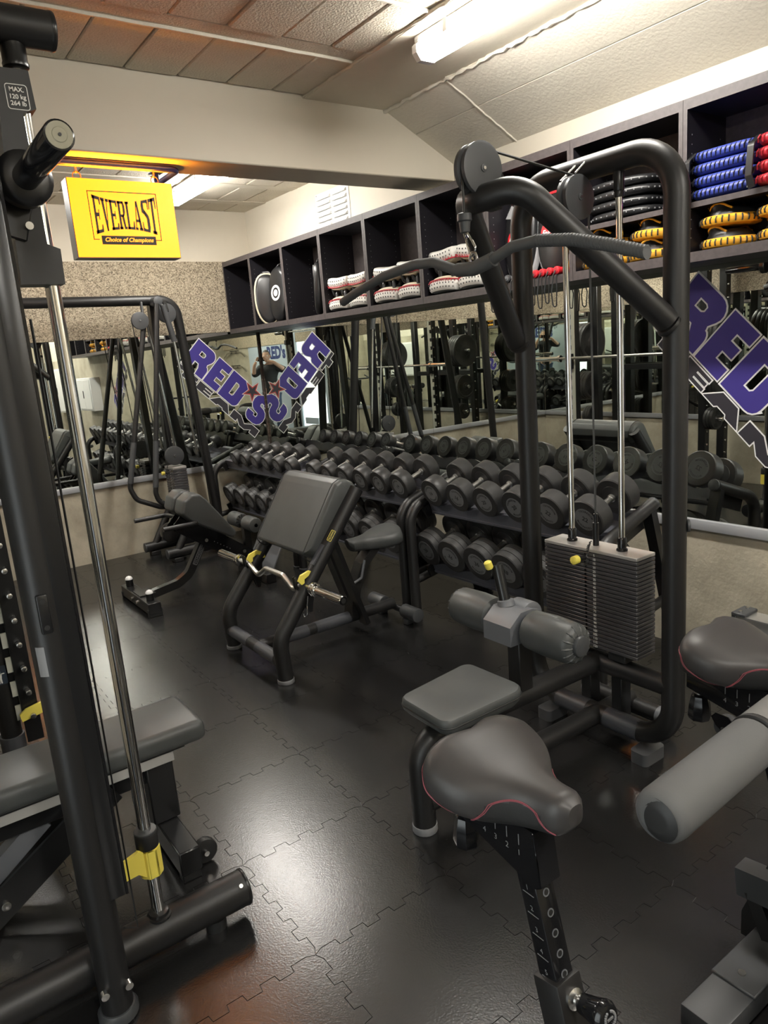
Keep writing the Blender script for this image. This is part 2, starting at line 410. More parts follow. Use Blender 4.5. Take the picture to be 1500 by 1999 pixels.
# ------------------------------------------------------------------ room
def build_room():
    # floor slab with interlocking rubber tiles
    b = BM(); bx(b, XL-0.1, XR+0.1, YF-0.1, YB+0.1, -0.14, -0.0026)
    floor = struct(obj('floor', b, GAPM))
    P = 0.47; gx0 = 1.2-P*5; gy0 = 2.495-P*13
    def wave(t):          # square-toothed edge, 0..P
        n = 7; u = t/P*n; k = int(u)
        return k
    prof = [(0.0, 0.0)]
    n = 9; pitch = (P-0.05)/n; amp = 0.0115
    for k in range(n):
        a = 0.025+k*pitch; s = amp if k % 2 == 0 else -amp
        prof += [(a+0.0015 if k else a, s), (a+pitch-0.0015 if k < n-1 else a+pitch, s)]
        if k < n-1: pass
    prof += [(P, 0.0)]
    # sharpen into teeth with slightly undercut sides
    poly = []
    poly += [(t, d) for t, d in prof[:-1]]
    poly += [(P+d, t) for t, d in prof[:-1]]
    poly += [(t, P+d) for t, d in prof[::-1][:-1]]
    poly += [(d, t) for t, d in prof[::-1][:-1]]
    poly = offset_poly(poly, -0.0010)
    b = BM(); prism(b, poly, (0, 0, -0.0025), X3, Y3, (0, 0, 0.0025))
    first = None
    for i in range(-0, 12):
        for j in range(0, 24):
            x = gx0+P*i; y = gy0+P*j
            if x > XR-0.02 or x+P < XL+0.02 or y > YB-0.02 or y+P < YF+0.02: continue
            if first is None:
                first = obj('tile', b, FLOORM, floor, smooth=False, local=True); first.location = (x, y, 0)
            else: share(first, floor, (x, y, 0))
    # walls
    def wall(name, M, L, mirror_rng):
        pass
    b = BM()
    bx(b, XL-0.1, XR+0.1, YB, YB+0.15, 0, 1.87, mi=0)
    bx(b, XL-0.1, XR+0.1, YB-0.035, YB+0.15, 1.87, 2.485, mi=1)
    bx(b, XL-0.1, XR+0.1, YB, YB+0.15, 2.485, 3.1, mi=2)
    struct(obj('wall_back', b, [CONC, AGG, PLASTER], smooth=False))
    b = BM()
    bx(b, XR, XR+0.15, YF, YB, 0, 1.87, mi=0)
    bx(b, XR, XR+0.15, YF, YB, 1.87, 3.1, mi=1)
    struct(obj('wall_right', b, [CONC, PLASTER], smooth=False))
    b = BM()
    bx(b, XL-0.15, XL, YF, YB, 0, 1.87, mi=0)
    bx(b, XL-0.15, XL+0.035, YF, YB-0.035, 1.87, 2.485, mi=1)
    bx(b, XL-0.15, XL, YF, YB, 2.485, 3.1, mi=2)
    struct(obj('wall_left', b, [CONC, AGG, PLASTER], smooth=False))
    b = BM(); bx(b, XL-0.1, XR+0.1, YF-0.15, YF, 0, 3.1, mi=0)
    struct(obj('wall_front', b, [CONC], smooth=False))
    # pale blue partition and a glazed door on the left, behind the photographer
    b = BM(); bx(b, XL-0.02, XL+0.02, -2.0, 0.08, 0, 2.3)
    wf = struct(obj('wall_panel', b, BLUEWALL, smooth=False))
    b = BM(); put_text(b, "RED's", (XL+0.0215, -0.72, 1.70), Y3, Z3, 0.33, bold=0.016)
    obj('lettering', b, NAVY, wf, smooth=False)
    b = BM(); bx(b, XL-0.01, XL+0.012, 0.17, 1.13, 0.12, 2.05)
    w1 = struct(obj('door_1', b, WINGLASS, smooth=False))
    for y0, y1, z0, z1 in ((0.09, 0.17, 0.0, 2.13), (1.13, 1.21, 0.0, 2.13), (0.17, 1.13, 0.0, 0.12), (0.17, 1.13, 2.05, 2.13), (0.17, 1.13, 1.62, 1.66)):
        b = BM(); bx(b, XL-0.02, XL+0.04, y0, y1, z0, z1); obj('door_frame', b, BLUEWALL, w1, smooth=False)
    b = BM(); bx(b, XL+0.012, XL+0.03, 0.25, 0.75, 0.30, 0.42); obj('door_kickplate', b, BLUEWALL, w1, smooth=False)
    # ---- mirrors with silver sill strips
    def mirror(name, label, seams, axis, trimrange):
        r = thing(name, label, 'mirror', (0, 0, 0))
        for a, c in zip(seams, seams[1:]):
            b = BM(); lo, hi = min(a, c)+0.0008, max(a, c)-0.0008
            if axis == 'back': bx(b, lo, hi, YB-0.008, YB-0.001, ZM0, ZM1-0.002)
            elif axis == 'right': bx(b, XR-0.008, XR-0.001, lo, hi, ZM0, ZM1-0.002)
            else: bx(b, XL+0.001, XL+0.008, lo, hi, ZM0, ZM1-0.002)
            obj('pane', b, MIRROR, r, smooth=False)
        b = BM(); lo, hi = trimrange
        if axis == 'back': bx(b, lo, hi, YB-0.022, YB, ZM0-0.05, ZM0, 0.003)
        elif axis == 'right': bx(b, XR-0.022, XR, lo, hi, ZM0-0.05, ZM0, 0.003)
        else: bx(b, XL, XL+0.022, lo, hi, ZM0-0.05, ZM0, 0.003)
        obj('sill_strip', b, TRIM, r)
        return r
    mirror('wall_mirror', 'long frameless mirror on the back concrete wall, under the pebbled concrete band', [XL+0.01, 1.05, XR-0.009], 'back', (XL+0.023, XR-0.023))
    mirror('wall_mirror', 'long frameless mirror behind the dumbbell racks, under the dark shelf', [YB-0.009, 3.93, 1.42], 'right', (1.42, YB-0.001))
    mirror('wall_mirror', 'wall mirror opposite the dumbbell racks, seen only as a reflection', [YB-0.009, 4.0, 1.3], 'left', (1.3, YB-0.001))
    # weathered corner strip where the two mirrors meet
    b = BM(); bx(b, XR-0.022, XR-0.009, YB-0.022, YB-0.009, ZM0, ZM1-0.002, 0.002)
    struct(obj('trim_1', b, mat('corner strip', (0.05, 0.035, 0.028), 0.6, var=(40, (0.20, 0.15, 0.11), 0.5, 0.7))))
    # ---- ceiling
    b = BM(); bx(b, XL-0.1, XR+0.1, YF-0.1, YB+0.1, ZC+0.035, ZC+0.15)
    ceil = struct(obj('ceiling', b, DARKGAP, smooth=False))
    bw, bl = 0.2475, 0.462
    b = BM(); box(b, (0, 0, 0.02), (bw-0.006, bl, 0.04), None, 0.006, 1)
    blk = None; bk2 = [None]
    rows = [(3.105-0.57*k, 2.24) for k in range(0, 12)] + [(3.86+0.57*k, XR) for k in range(0, 5)]
    for y0, xe in rows:
        nx = int(round((xe-XL)/bw))
        for i in range(nx):
            x = XL+bw*(i+0.5); y = y0+0.232
            if y-0.2 < YF: continue
            if y+0.24 > YB+0.1:
                if bk2[0] is None:
                    b2 = BM(); box(b2, (0, 0, 0.02), (bw-0.006, 0.32, 0.04), None, 0.006, 1); bk2[0] = obj('ceiling_block', b2, CEILB, ceil, local=True); bk2[0].location = (x, YB-0.165, ZC)
                else: share(bk2[0], ceil, (x, YB-0.165, ZC))
                continue
            dz = random.uniform(-0.003, 0.003)
            if blk is None: blk = obj('ceiling_block', b, CEILB, ceil, local=True); blk.location = (x, y, ZC+dz)
            else: share(blk, ceil, (x, y, ZC+dz))
    j = None
    for k in range(12):
        y0 = 3.105-0.57*k-0.105
        if y0 < YF: break
        b = BM(); bx(b, XL, 2.24, y0, y0+0.102, ZC+0.005, ZC+0.03, 0.004, 1); obj('joist', b, CEILB, ceil)
        b = BM()
        tube(b, [(XL+t*0.0742, y0+0.104+random.uniform(-.003, .003), ZC+0.001) for t in range(41)], 0.009, 6); obj('mortar_bead', b, WPVC if False else SLOPEM, ceil)
    for k in range(5):
        y0 = 3.86+0.57*k+0.464
        if y0 > YB-0.05: break
        b = BM(); bx(b, XL, XR, y0, y0+0.104, ZC-0.004, ZC+0.03, 0.004, 1); obj('joist', b, PLASTER, ceil)
    # long strip carrying the lamps
    b = BM(); bx(b, 2.180, 2.72, YF, 3.6, ZC-0.016, ZC+0.04, 0.004, 1); obj('ceiling_strip', b, PLASTER, ceil)
    # sloped panels down to the right-hand wall
    def sl(x): return 2.905-0.5*(x-2.7)
    ys = [3.6, 3.06, 1.35, -0.4, -2.1, YF]
    for xa, xb in ((2.70, 2.9115), (2.9185, 3.2)):
        for y1, y0 in zip(ys, ys[1:]):
            b = BM(); d = 0.002
            prism(b, [(xa, sl(xa)), (xb, sl(xb)), (xb, sl(xb)+0.1), (xa, sl(xa)+0.1)], (0, y0+d, 0), X3, Z3, (0, y1-y0-2*d, 0))
            obj('sloped_panel', b, SLOPEM, ceil, smooth=False)
    b = BM(); prism(b, [(2.90, sl(2.90)+0.006), (2.93, sl(2.93)+0.006), (2.93, sl(2.93)+0.05), (2.90, sl(2.90)+0.05)], (0, YF, 0), X3, Z3, (0, 3.58-YF, 0)); obj('joint_backing', b, DARKGAP, ceil, smooth=False)
    b = BM()
    tube(b, [(2.705+random.uniform(-.006, .006), 3.58-0.03*t, 2.898+random.uniform(-.004, .004)) for t in range(120)],
         [0.009+random.uniform(-.004, .006) for t in range(120)], 6)
    obj('mortar_bead', b, SLOPEM, ceil)
    b = BM(); tube(b, [(2.70+0.5*t/20, 3.06+random.uniform(-.004, .004), sl(2.70+0.5*t/20)-0.001) for t in range(21)], 0.006, 6); obj('mortar_bead', b, SLOPEM, ceil)
    b = BM(); tube(b, [(2.182+random.uniform(-.006, .006), 3.58-0.03*t, ZC-0.008+random.uniform(-.003, .003)) for t in range(110)],
         [0.006+random.uniform(-.003, .005) for t in range(110)], 6)
    obj('mortar_bead', b, PLASTER, ceil)
    # hidden filler above slope
    # cross beam
    b = BM(); bx(b, XL, XR, 3.58, 3.855, 2.56, ZC+0.05, 0.006, 1)
    struct(obj('ceiling_beam', b, mat('beam paint', (0.73, 0.675, 0.565), 0.6, spec=0.3, bump=(9, 0.10, 0.012, 9), var=(1.2, (0.68, 0.625, 0.52), 0.35, 0.7))))

def build_lamps():
    spots = [(2.29, 2.085, 'fluorescent batten lamp on the ceiling strip above the lat pulldown machine'),
             (2.27, 5.17, 'fluorescent batten lamp on the far ceiling behind the lit yellow sign'),
             (2.29, -0.55, 'fluorescent batten lamp on the ceiling strip over the exercise bikes'),
             (0.15, 5.17, 'unseen batten lamp added to even the light, far ceiling above the power rack'),  # extra lamp out of view, added to spread the light more evenly
             (0.30, -0.9, 'unseen batten lamp added as fill light, block ceiling behind the photographer'),  # also an added lamp, fills in light from behind the camera
             (2.29, -2.35, 'fluorescent batten lamp on the ceiling strip near the pale blue wall')]
    for x, y, lab in spots:
        L = 1.28; zt = ZC-0.016 if (y < 3.5 and x > 2) else ZC-0.012
        r = thing('batten_lamp', lab, 'lamp', (x, y, zt-0.10), 'ceiling batten lamps')
        b = BM(); bx(b, x-0.048, x+0.048, y-L/2, y+L/2, zt-0.03, zt-0.001, 0.008, 2); obj('housing', b, WPVC, r)
        b = BM()
        prof = [(-0.046, 0.0), (-0.058, -0.012), (-0.058, -0.04), (-0.036, -0.068), (0.036, -0.068), (0.058, -0.04), (0.058, -0.012), (0.046, 0.0)]
        prism(b, prof, (x, y-L/2+0.03, zt-0.0305), X3, Z3, (0, L-0.06, 0))
        b.normal_update()
        for f in b.faces: f.material_index = 0 if f.calc_center_median().z < zt-0.085 else 1
        obj('diffuser', b, [GLOW, GLOWS], r, smooth=False)
        for s in (-1, 1):
            b = BM(); ye = y+s*(L/2-0.015)
            prism(b, [(a*1.04, c*1.04) for a, c in prof], (x, ye-0.015, zt-0.0305), X3, Z3, (0, 0.03, 0)); obj('end_cap', b, WPVC, r)
        for yy in (-0.42, 0.0, 0.42):
            for s in (-1, 1):
                b = BM(); bx(b, x+s*0.056, x+s*0.064, y+yy-0.012, y+yy+0.012, zt-0.06, zt-0.012); obj('clip', b, WPVC, r)

def build_vent():
    y0, y1, z0, z1 = 4.735, 5.207, 2.50, 2.81
    r = thing('wall_vent', 'white louvred vent grille on the wall above the dark shelf', 'vent', (XR, (y0+y1)/2, z0))
    b = BM(); bx(b, XR-0.006, XR-0.0005, y0, y1, z0, z1, 0.002); obj('plate', b, WPVC, r)
    for c in (0, 1):
        yc = y0+0.125+c*0.222
        for k in range(7):
            z = z0+0.02+k*0.040
            b = BM(); prism(b, [(0, 0), (-0.022, -0.002), (-0.02, 0.004), (0, 0.024)], (XR-0.005, yc-0.095, z), X3, Z3, (0, 0.19, 0)); obj('louvre', b, WPVC, r, smooth=False)
    for sy in (y0+0.02, y1-0.02):
        for sz in (z0+0.015, z1-0.012):
            b = BM(); cyl(b, (XR-0.006, sy, sz), (XR-0.009, sy, sz), 0.005, 8); obj('screw', b, STEEL, r)
build_room(); build_lamps(); build_vent()
# ------------------------------------------------------------------ wall shelf and what lies on it
SX, SP = 2.90, 0.576            # front plane of the shelf, pitch of the units
SZ0, SZ1 = 1.85, 2.475
ZB = SZ0+0.040                  # top of the bottom board
def uy(k): return YB-SP*k       # far side of unit k (unit k spans uy(k+1)..uy(k))
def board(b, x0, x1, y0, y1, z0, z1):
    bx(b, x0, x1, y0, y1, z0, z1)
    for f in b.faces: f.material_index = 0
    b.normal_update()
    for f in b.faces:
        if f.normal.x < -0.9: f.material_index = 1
def build_shelf():
    notes = ['dark laminate shelf unit in the far corner, empty', 'dark shelf unit holding two upright kick shields', 'dark shelf unit with one black shield leaning at its side',
             'dark shelf unit with the pile of white pads nearest the corner', 'dark shelf unit with the middle pile of white pads', 'dark shelf unit with white pads behind the lat bar',
             'dark shelf unit with belly pads and red rope handles', 'dark two-tier shelf unit with black round pads over yellow mitts', 'dark two-tier shelf unit with blue and red pads',
             'dark shelf unit past the blue and red pads', 'dark shelf unit above the fuse boxes']
    for k in range(11):
        y1, y0 = uy(k), uy(k+1); t = 0.019
        if k == 0: y1 -= 0.036
        r = thing('shelf_unit', notes[k], 'shelf', (XR-0.15, (y0+y1)/2, SZ0), 'dark shelf units along the wall')
        for nm, a in (('top_panel', (SX, XR-0.002, y0+.0008, y1-.0008, SZ1-0.040, SZ1)), ('bottom_panel', (SX, XR-0.010, y0+.0008, y1-.0008, SZ0, ZB)),
                      ('side_panel', (SX, XR-0.010, y0+.0008, y0+t, ZB, SZ1-0.040)), ('side_panel', (SX, XR-0.010, y1-t, y1-.0008, ZB, SZ1-0.040)),
                      ('back_panel', (XR-0.018, XR-0.010, y0+t, y1-t, ZB, SZ1-0.040))):
            b = BM(); board(b, *a); obj(nm, b, [CABIN, CABEDGE], r, smooth=False)
        if k in (7, 8):
            b = BM(); board(b, SX+0.012, XR-0.018, y0+t, y1-t, MZ[k]-0.022, MZ[k]); obj('mid_shelf', b, [CABIN, CABEDGE], r, smooth=False)
        b = BM()
        for s, yy in ((1, y0+t+0.0004), (-1, y1-t-0.0004)):
            for xx in (SX+0.035, XR-0.06):
                for n in range(12):
                    z = ZB+0.06+n*0.036
                    box(b, (xx, yy, z), (0.0045, 0.0008, 0.0045))
        o = obj('peg_hole_row', b, LGREY, r, smooth=False); o['kind'] = 'stuff'
MZ = {7: 2.085, 8: 2.085}

def slab(b, c, sx, sy, sz, bev, bend=0.0, seg=3, nx=6):
    """soft pad: bevelled slab, bent about its y axis"""
    r = bmesh.ops.create_grid(b, x_segments=1, y_segments=1, size=0.5) if False else None
    n0 = len(b.verts)
    box(b, (0, 0, 0), (sx, sy, sz), None, bev, seg)
    b.verts.ensure_lookup_table()
    vs = b.verts[n0:]
    for v in vs:
        v.co.z += bend*(1-(2*v.co.y/sy)**2)
        v.co += Vector(c)
def cushion(b, c, sx, sy, sz, puff=0.25, bend=0.0, nu=12, nv=12, p=5.0):
    """pillow-like slab: superellipse outline, rounded rim, gently domed faces"""
    c = Vector(c)
    def rim(th):
        cs, sn = math.cos(th), math.sin(th)
        k = (abs(cs)**p+abs(sn)**p)**(-1/p)
        return cs*k*sx/2, sn*k*sy/2
    N = 32; rings = []
    prof = [(0.0, 0.5), (0.5, 0.5), (0.82, 0.48), (0.93, 0.40), (0.985, 0.22), (1.0, 0.0), (0.985, -0.22), (0.93, -0.40), (0.82, -0.48), (0.5, -0.5), (0.0, -0.5)]
    for s, h in prof:
        if s == 0:
            rings.append([b.verts.new(c+Vector((0, 0, h*sz*(1+puff*0.3))))if False else b.verts.new(c+Vector((0, 0, h*sz*(1+puff*0.3)+bend)))])
            continue
        ring = []
        for i in range(N):
            x, y = rim(2*PI*i/N); x *= s; y *= s
            z = h*sz*(1+puff*0.3*(1-s))+bend*(1-(2*y/sy)**2)
            ring.append(b.verts.new(c+Vector((x, y, z))))
        rings.append(ring)
    for a, d in zip(rings, rings[1:]):
        for i in range(N):
            j = (i+1) % N
            if len(a) == 1: b.faces.new((a[0], d[i], d[j]))
            elif len(d) == 1: b.faces.new((a[i], d[0], a[j]))
            else: b.faces.new((a[i], d[i], d[j], a[j]))

def make_thai_pad():
    """white curved arm pad, face down = stitched cream side up; origin at its lower centre"""
    r = thing('thai_pad', 'x', 'pad', (0, 0, 0), 'white arm pads on the shelf')
    b = BM(); cushion(b, (0, 0, 0.040), 0.27, 0.255, 0.075, 0.1, 0.012, p=6); obj('body', b, PADW, r, local=True)
    b = BM(); cushion(b, (0, 0, 0.076), 0.235, 0.225, 0.020, 0.3, 0.016, p=5); obj('face', b, PADC, r, local=True)
    b = BM()
    pts = []
    for i in range(48):
        th = 2*PI*i/48; cs, sn = math.cos(th), math.sin(th); k = (abs(cs)**6+abs(sn)**6)**(-1/6)
        x, y = cs*k*0.132, sn*k*0.124
        pts.append((x, y, 0.071+0.012*(1-(2*y/0.255)**2)))
    tube(b, pts, 0.0035, 6, closed=True)
    for i, p in enumerate(pts):
        q = Vector((p[0]*1.045, p[1]*1.045, p[2]-0.012))
        tube(b, [Vector(p), q], 0.0022, 4)
    obj('red_stitching', b, PADRED, r, local=True)
    b = BM()
    for k, yy in ((0, -0.05), (1, 0.055)):
        tube(b, [(-0.10, yy-0.03, 0.085), (-0.095, yy-0.02, 0.125), (-0.07, yy+0.0, 0.145), (-0.05, yy+0.02, 0.13), (-0.045, yy+0.03, 0.085)], 0.012, 8, rad=0.02)
    obj('strap_loop', b, PADK, r, local=True)
    b = BM()
    for s in range(2):
        for n in range(9):
            y = -0.10+n*0.025; x = -0.1355+0.010*abs(y/0.1)**5
            box(b, (x, y, 0.028+s*0.022+0.012*(1-(2*y/0.255)**2)), (0.002, 0.006, 0.008))
    o = obj('print_marks', b, PRINT, r, local=True); o['kind'] = 'stuff'
    return r
def dup(root, loc, rot, label=None, group=None):
    r = root.copy(); COL.objects.link(r); r.location = loc; r.rotation_euler = rot
    if label: r['label'] = label
    if group: r['group'] = group
    for ch in list(root.children):
        c = ch.copy(); COL.objects.link(c); c.parent = r
        for g in ch.children:
            d = g.copy(); COL.objects.link(d); d.parent = c
    return r
def place(root, first, loc, rot, label, group=None):
    if first[0]:
        first[0] = False
        root.location = loc; root.rotation_euler = rot; root['label'] = label
        if group: root['group'] = group
        return root
    return dup(root, loc, rot, label, group)

def make_mitt():
    r = thing('focus_mitt', 'x', 'mitt', (0, 0, 0), 'yellow focus mitts')
    b = BM(); lathe(b, (0, 0, 0.0), Z3, [(0.0, 0.08), (0.006, 0.098), (0.018, 0.105), (0.030, 0.104), (0.040, 0.094), (0.043, 0.08)], 32)
    for v in b.verts: v.co.y *= 1.18; 
    obj('border', b, YELL, r, local=True)
    b = BM(); lathe(b, (0, 0, 0.041), Z3, [(0.0, 0.088), (0.014, 0.080), (0.028, 0.060), (0.036, 0.03), (0.038, 0.001)], 24)
    for v in b.verts: v.co.y *= 1.12
    obj('palm', b, PADK, r, local=True)
    b = BM()
    for k in range(30):
        a = 2*PI*k/30; c, s = math.cos(a), math.sin(a)
        tube(b, [(0.101*c, 0.101*1.18*s, 0.036), (0.107*c, 0.107*1.18*s, 0.024), (0.1045*c, 0.1045*1.18*s, 0.011)], 0.0032, 5)
    obj('stitching', b, PRINT, r, local=True)
    # wavy cuff folded up at the back
    b = BM(); A = []; n = 22
    for row, (rr, z) in enumerate(((0.088, 0.040), (0.080, 0.058), (0.078, 0.074))):
        l = []
        for i in range(n+1):
            a = math.radians(-30+240*i/n)
            w = 1+0.10*math.sin(5*a)*(row/2)
            l.append(b.verts.new((rr*w*math.cos(a), rr*1.15*w*math.sin(a), z+(0.012*math.sin(4.3*a+1) if row == 2 else 0)*1.0)))
        A.append(l)
    CE = [v.co.copy() for v in A[-1]]
    for r0, r1 in zip(A, A[1:]):
        for i in range(n): b.faces.new((r0[i], r0[i+1], r1[i+1], r1[i]))
    bmesh.ops.solidify(b, geom=b.faces[:], thickness=0.004)
    obj('cuff', b, PADK, r, local=True)
    b = BM(); tube(b, CE, 0.0045, 6); obj('cuff_edge', b, YELL, r, local=True)
    return r

def shield_shape(w, h, n=36):
    out = []
    for i in range(n):
        a = 2*PI*i/n; c, s = math.cos(a), math.sin(a)
        k = (abs(c)**2.6+abs(s)**2.6)**(-1/2.6)
        x = c*k*w/2*(1.0 if s > 0 else 1.0-0.22*s*s); y = s*k*h/2
        out.append((x, y))
    return out
def kick_shield(name, label, base, w, h, d, tilt, m, rz=0.0, target=None, edge=None, group=None, spot=None):
    """upright padded shield facing -x (then turned by rz), foot at base"""
    r = thing(name, label, 'shield', base, group, rz)
    R = Matrix.Rotation(tilt, 3, 'Y')
    o = Vector((0, 0, h/2))
    def P(x, y, z): return tuple(R @ Vector((x, y, z)))
    b = BM(); sh = shield_shape(w, h)
    rings = []
    for t, s in ((0.0, 0.80), (0.10, 0.93), (0.3, 0.99), (0.55, 1.0), (0.8, 0.97), (1.0, 0.90)):
        rings.append([b.verts.new(P(-d/2+d*t, y*s, z*s+h/2)) for y, z in sh])
    for a, c in zip(rings, rings[1:]):
        for i in range(len(sh)):
            j = (i+1) % len(sh); b.faces.new((a[i], a[j], c[j], c[i]))
    b.faces.new(rings[0]); b.faces.new(rings[-1][::-1])
    bmesh.ops.bevel(b, geom=[e for e in b.edges if len(e.link_faces) == 2 and e.calc_face_angle(0) > 0.9], offset=d*0.08, segments=2, affect='EDGES')
    obj('body', b, m, r, local=True)
    if edge:
        b = BM(); tube(b, [P(0.0, y*1.0, z*1.0+h/2) for y, z in sh], d*0.22, 6, closed=True); obj('edge_band', b, edge, r, local=True)
    if target:
        for rr, ri, mm in target:
            b = BM()
            prism(b, circ(rr, 28), P(-d/2-0.0015, 0, h*0.52), R @ Y3, R @ Z3, R @ Vector((-0.002, 0, 0)), holes=[circ(ri, 28)] if ri else [])
            obj('printed_ring', b, mm, r, smooth=False, local=True)
    if spot:
        b = BM(); prism(b, [(a*0.7, c) for a, c in circ(0.055, 24)], P(-d/2-0.001, 0.0, h*0.80), R @ Y3, R @ Z3, R @ Vector((-0.003, 0, 0))); obj('white_patch', b, spot, r, smooth=False, local=True)
    b = BM(); tube(b, [P(0.0, -0.04, h*0.985), P(0.01, -0.03, h*1.05), P(0.02, 0.03, h*1.05), P(0.0, 0.04, h*0.985)], 0.008, 6, rad=0.02); obj('carry_strap', b, PADK, r, local=True)
    return r

def build_shelf_items():
    # unit 1: two upright shields
    kick_shield('kick_shield', 'slim kick shield with cream leather edge beside the target shield', (2.96, 5.73, ZB), 0.20, 0.40, 0.055, 0.06, PADK, rz=math.radians(62), edge=PADC)
    kick_shield('kick_shield', 'black kick shield printed with a white ring target', (2.975, 5.565, ZB), 0.23, 0.44, 0.085, 0.08, PADK, rz=math.radians(8),
                target=[(0.062, 0.043, WHITEV), (0.027, 0, WHITEV), (0.011, 0, WHITEV)])
    # unit 2: leaning shield
    kick_shield('kick_shield', 'black shield with a white top patch leaning beside the white pads', (2.94, 4.88, ZB), 0.17, 0.38, 0.06, 0.05, PADK, rz=math.radians(-35), spot=WHITEV)
    # units 3-5: white arm pads, two below, two inverted on top
    p = make_thai_pad(); first = [True]
    names = {3: 'in the pile nearest the corner', 4: 'in the middle pile', 5: 'in the pile by the bar hook'}
    for k in (3, 4, 5):
        yc = (uy(k)+uy(k+1))/2-0.005
        for i, dy in enumerate((0.131, -0.131)):
            side = 'far' if i == 0 else 'near'
            place(p, first, (3.035, yc+dy, ZB+0.002), (0, 0, 0.03*(1-2*i)), 'white stitched arm pad at the lower %s spot %s' % (side, names[k]))
            place(p, first, (3.045, yc+dy*0.98+0.012, ZB+0.002+0.245+0.02*(k == 5)), (PI+random.uniform(-.07, .07), random.uniform(-.08, .02), random.uniform(-.08, .1)), 'white stitched arm pad at the upper %s spot %s' % (side, names[k]))
    # unit 6: two belly pads with red badges, and one upright white pad beside them
    for i, (y, lab) in enumerate(((2.887, 'black and silver belly pad with red badge beside the lat arm'), (2.652, 'black and silver belly pad with red badge beside the rear pulley'))):
        r = kick_shield('belly_pad', lab, (3.03, y, ZB), 0.222, 0.47, 0.10, 0.10, PADK, rz=0.0, edge=SILVL, group='belly pads with red badges')
        R = Matrix.Rotation(0.10, 3, 'Y')
        o = R @ Vector((-0.052, 0, 0.215))
        b = BM(); prism(b, circ(0.068, 30), o, R @ Y3, R @ Z3, R @ Vector((-0.004, 0, 0))); bd = obj('red_badge', b, REDB, r, smooth=False, local=True)
        b = BM(); put_text(b, 'Fairtex', o+R @ Vector((-0.0048, 0, 0.0)), R @ -Y3, R @ (Z3-Y3*0.25), 0.040, bold=0.0012); obj('badge_lettering', b, WHITEV, bd, smooth=False, local=True)
        b = BM(); prism(b, [(-0.09, 0.06), (-0.02, 0.13), (0.05, 0.16), (0.09, 0.10), (0.03, 0.09)], R @ Vector((-0.0512, 0, 0.235)), R @ Y3, R @ Z3, R @ Vector((-0.003, 0, 0))); obj('silver_panel', b, SILVL, r, smooth=False, local=True)
        b = BM(); prism(b, [(-0.04, 0.0), (0.05, 0.0), (0.07, 0.05), (-0.02, 0.06)], R @ Vector((-0.0505, 0, 0.40)), R @ Y3, R @ Z3, R @ Vector((-0.003, 0, 0))); obj('red_panel', b, REDB, r, smooth=False, local=True)
    # skipping ropes: handles on the shelf edge, cords hanging
    def rope(y, label, mh, mring, grp, dx=0.0, ln=0.17):
        r = thing('skipping_rope', label, 'skipping rope', (SX+0.03, y, ZB), grp)
        b = BM(); z = ZB+0.0205; x0 = SX-0.012+dx
        lathe(b, (x0, y, z), X3, [(0, 0.013), (0.004, 0.019), (0.016, 0.020), (0.03, 0.017), (0.13, 0.015), (0.15, 0.016), (0.153, 0.010)], 16); obj('handle', b, mh, r)
        b = BM(); lathe(b, (x0-0.0015, y, z), X3, [(0, 0.012), (0.002, 0.013)], 14); obj('handle_cap', b, mring, r)
        b = BM(); w = 0.018+random.uniform(-.005, .006)
        tube(b, [(x0-0.002, y, z), (x0-0.012, y+0.004, z-0.02), (x0-0.014, y+w, z-ln*0.6), (x0-0.012, y+w*0.6, z-ln), (x0-0.012, y-w*0.6, z-ln-0.004), (x0-0.014, y-w, z-ln*0.5), (x0-0.004, y-0.004, z-0.022), (x0+0.01, y-0.003, z-0.0185)], 0.0032, 6, rad=0.02)
        obj('cord', b, PADK, r)
    for i in range(4):
        rope(2.675-0.047*i, 'red-handled skipping rope on the shelf edge, %s from the lat arm' % wordnum(i), REDB, REDL, 'skipping ropes with red handles', ln=0.15+0.02*(i % 2))
    for i in range(4):
        rope(2.965-0.048*i, 'grey-handled skipping rope on the shelf edge, %s from the white pads' % wordnum(i), DGREY, MGREY, 'skipping ropes with grey handles', ln=0.16+0.02*(i % 2))
    # unit 7: black pads over yellow mitts
    yc = (uy(7)+uy(8))/2
    for i in range(4):
        z = MZ[7]+0.003+i*0.0435
        r = thing('round_pad', 'black round pad in the pile over the yellow mitts, %s from the bottom' % wordnum(i), 'pad', (3.03, yc+0.06+0.012*(i % 2), z), 'black round pads')
        b = BM(); cushion(b, (0, 0, 0.02), 0.24, 0.36, 0.04, 0.1, p=2.6); obj('body', b, PADK, r, local=True)
        b = BM()
        for k in range(34):
            a = 2*PI*k/34; c, s = math.cos(a), math.sin(a); kk = (abs(c)**2.6+abs(s)**2.6)**(-1/2.6)
            x, y = c*kk*0.120, s*kk*0.180
            box(b, (x, y, 0.020), (0.005, 0.005, 0.006), (0, 0, a))
        o = obj('stitching', b, LGREY, r, local=True); o['kind'] = 'stuff'
    m = make_mitt(); fm = [True]
    spots = [(3.02, yc+0.17, 0, 'lower', 'behind the lat bar end, far pile'), (3.02, yc+0.16, 1, 'upper', 'behind the lat bar end, far pile'),
             (3.02, yc-0.09, 0, 'lower', 'under the black round pads, near pile'), (3.02, yc-0.10, 1, 'upper', 'under the black round pads, near pile')]
    for x, y, lv, a, c in spots:
        place(m, fm, (x, y, ZB+0.001+lv*0.086), (0.05*(lv > 0), 0.0, 0.3-0.25*lv), 'yellow focus mitt, %s one %s' % (a, c))
    yc8 = (uy(8)+uy(9))/2
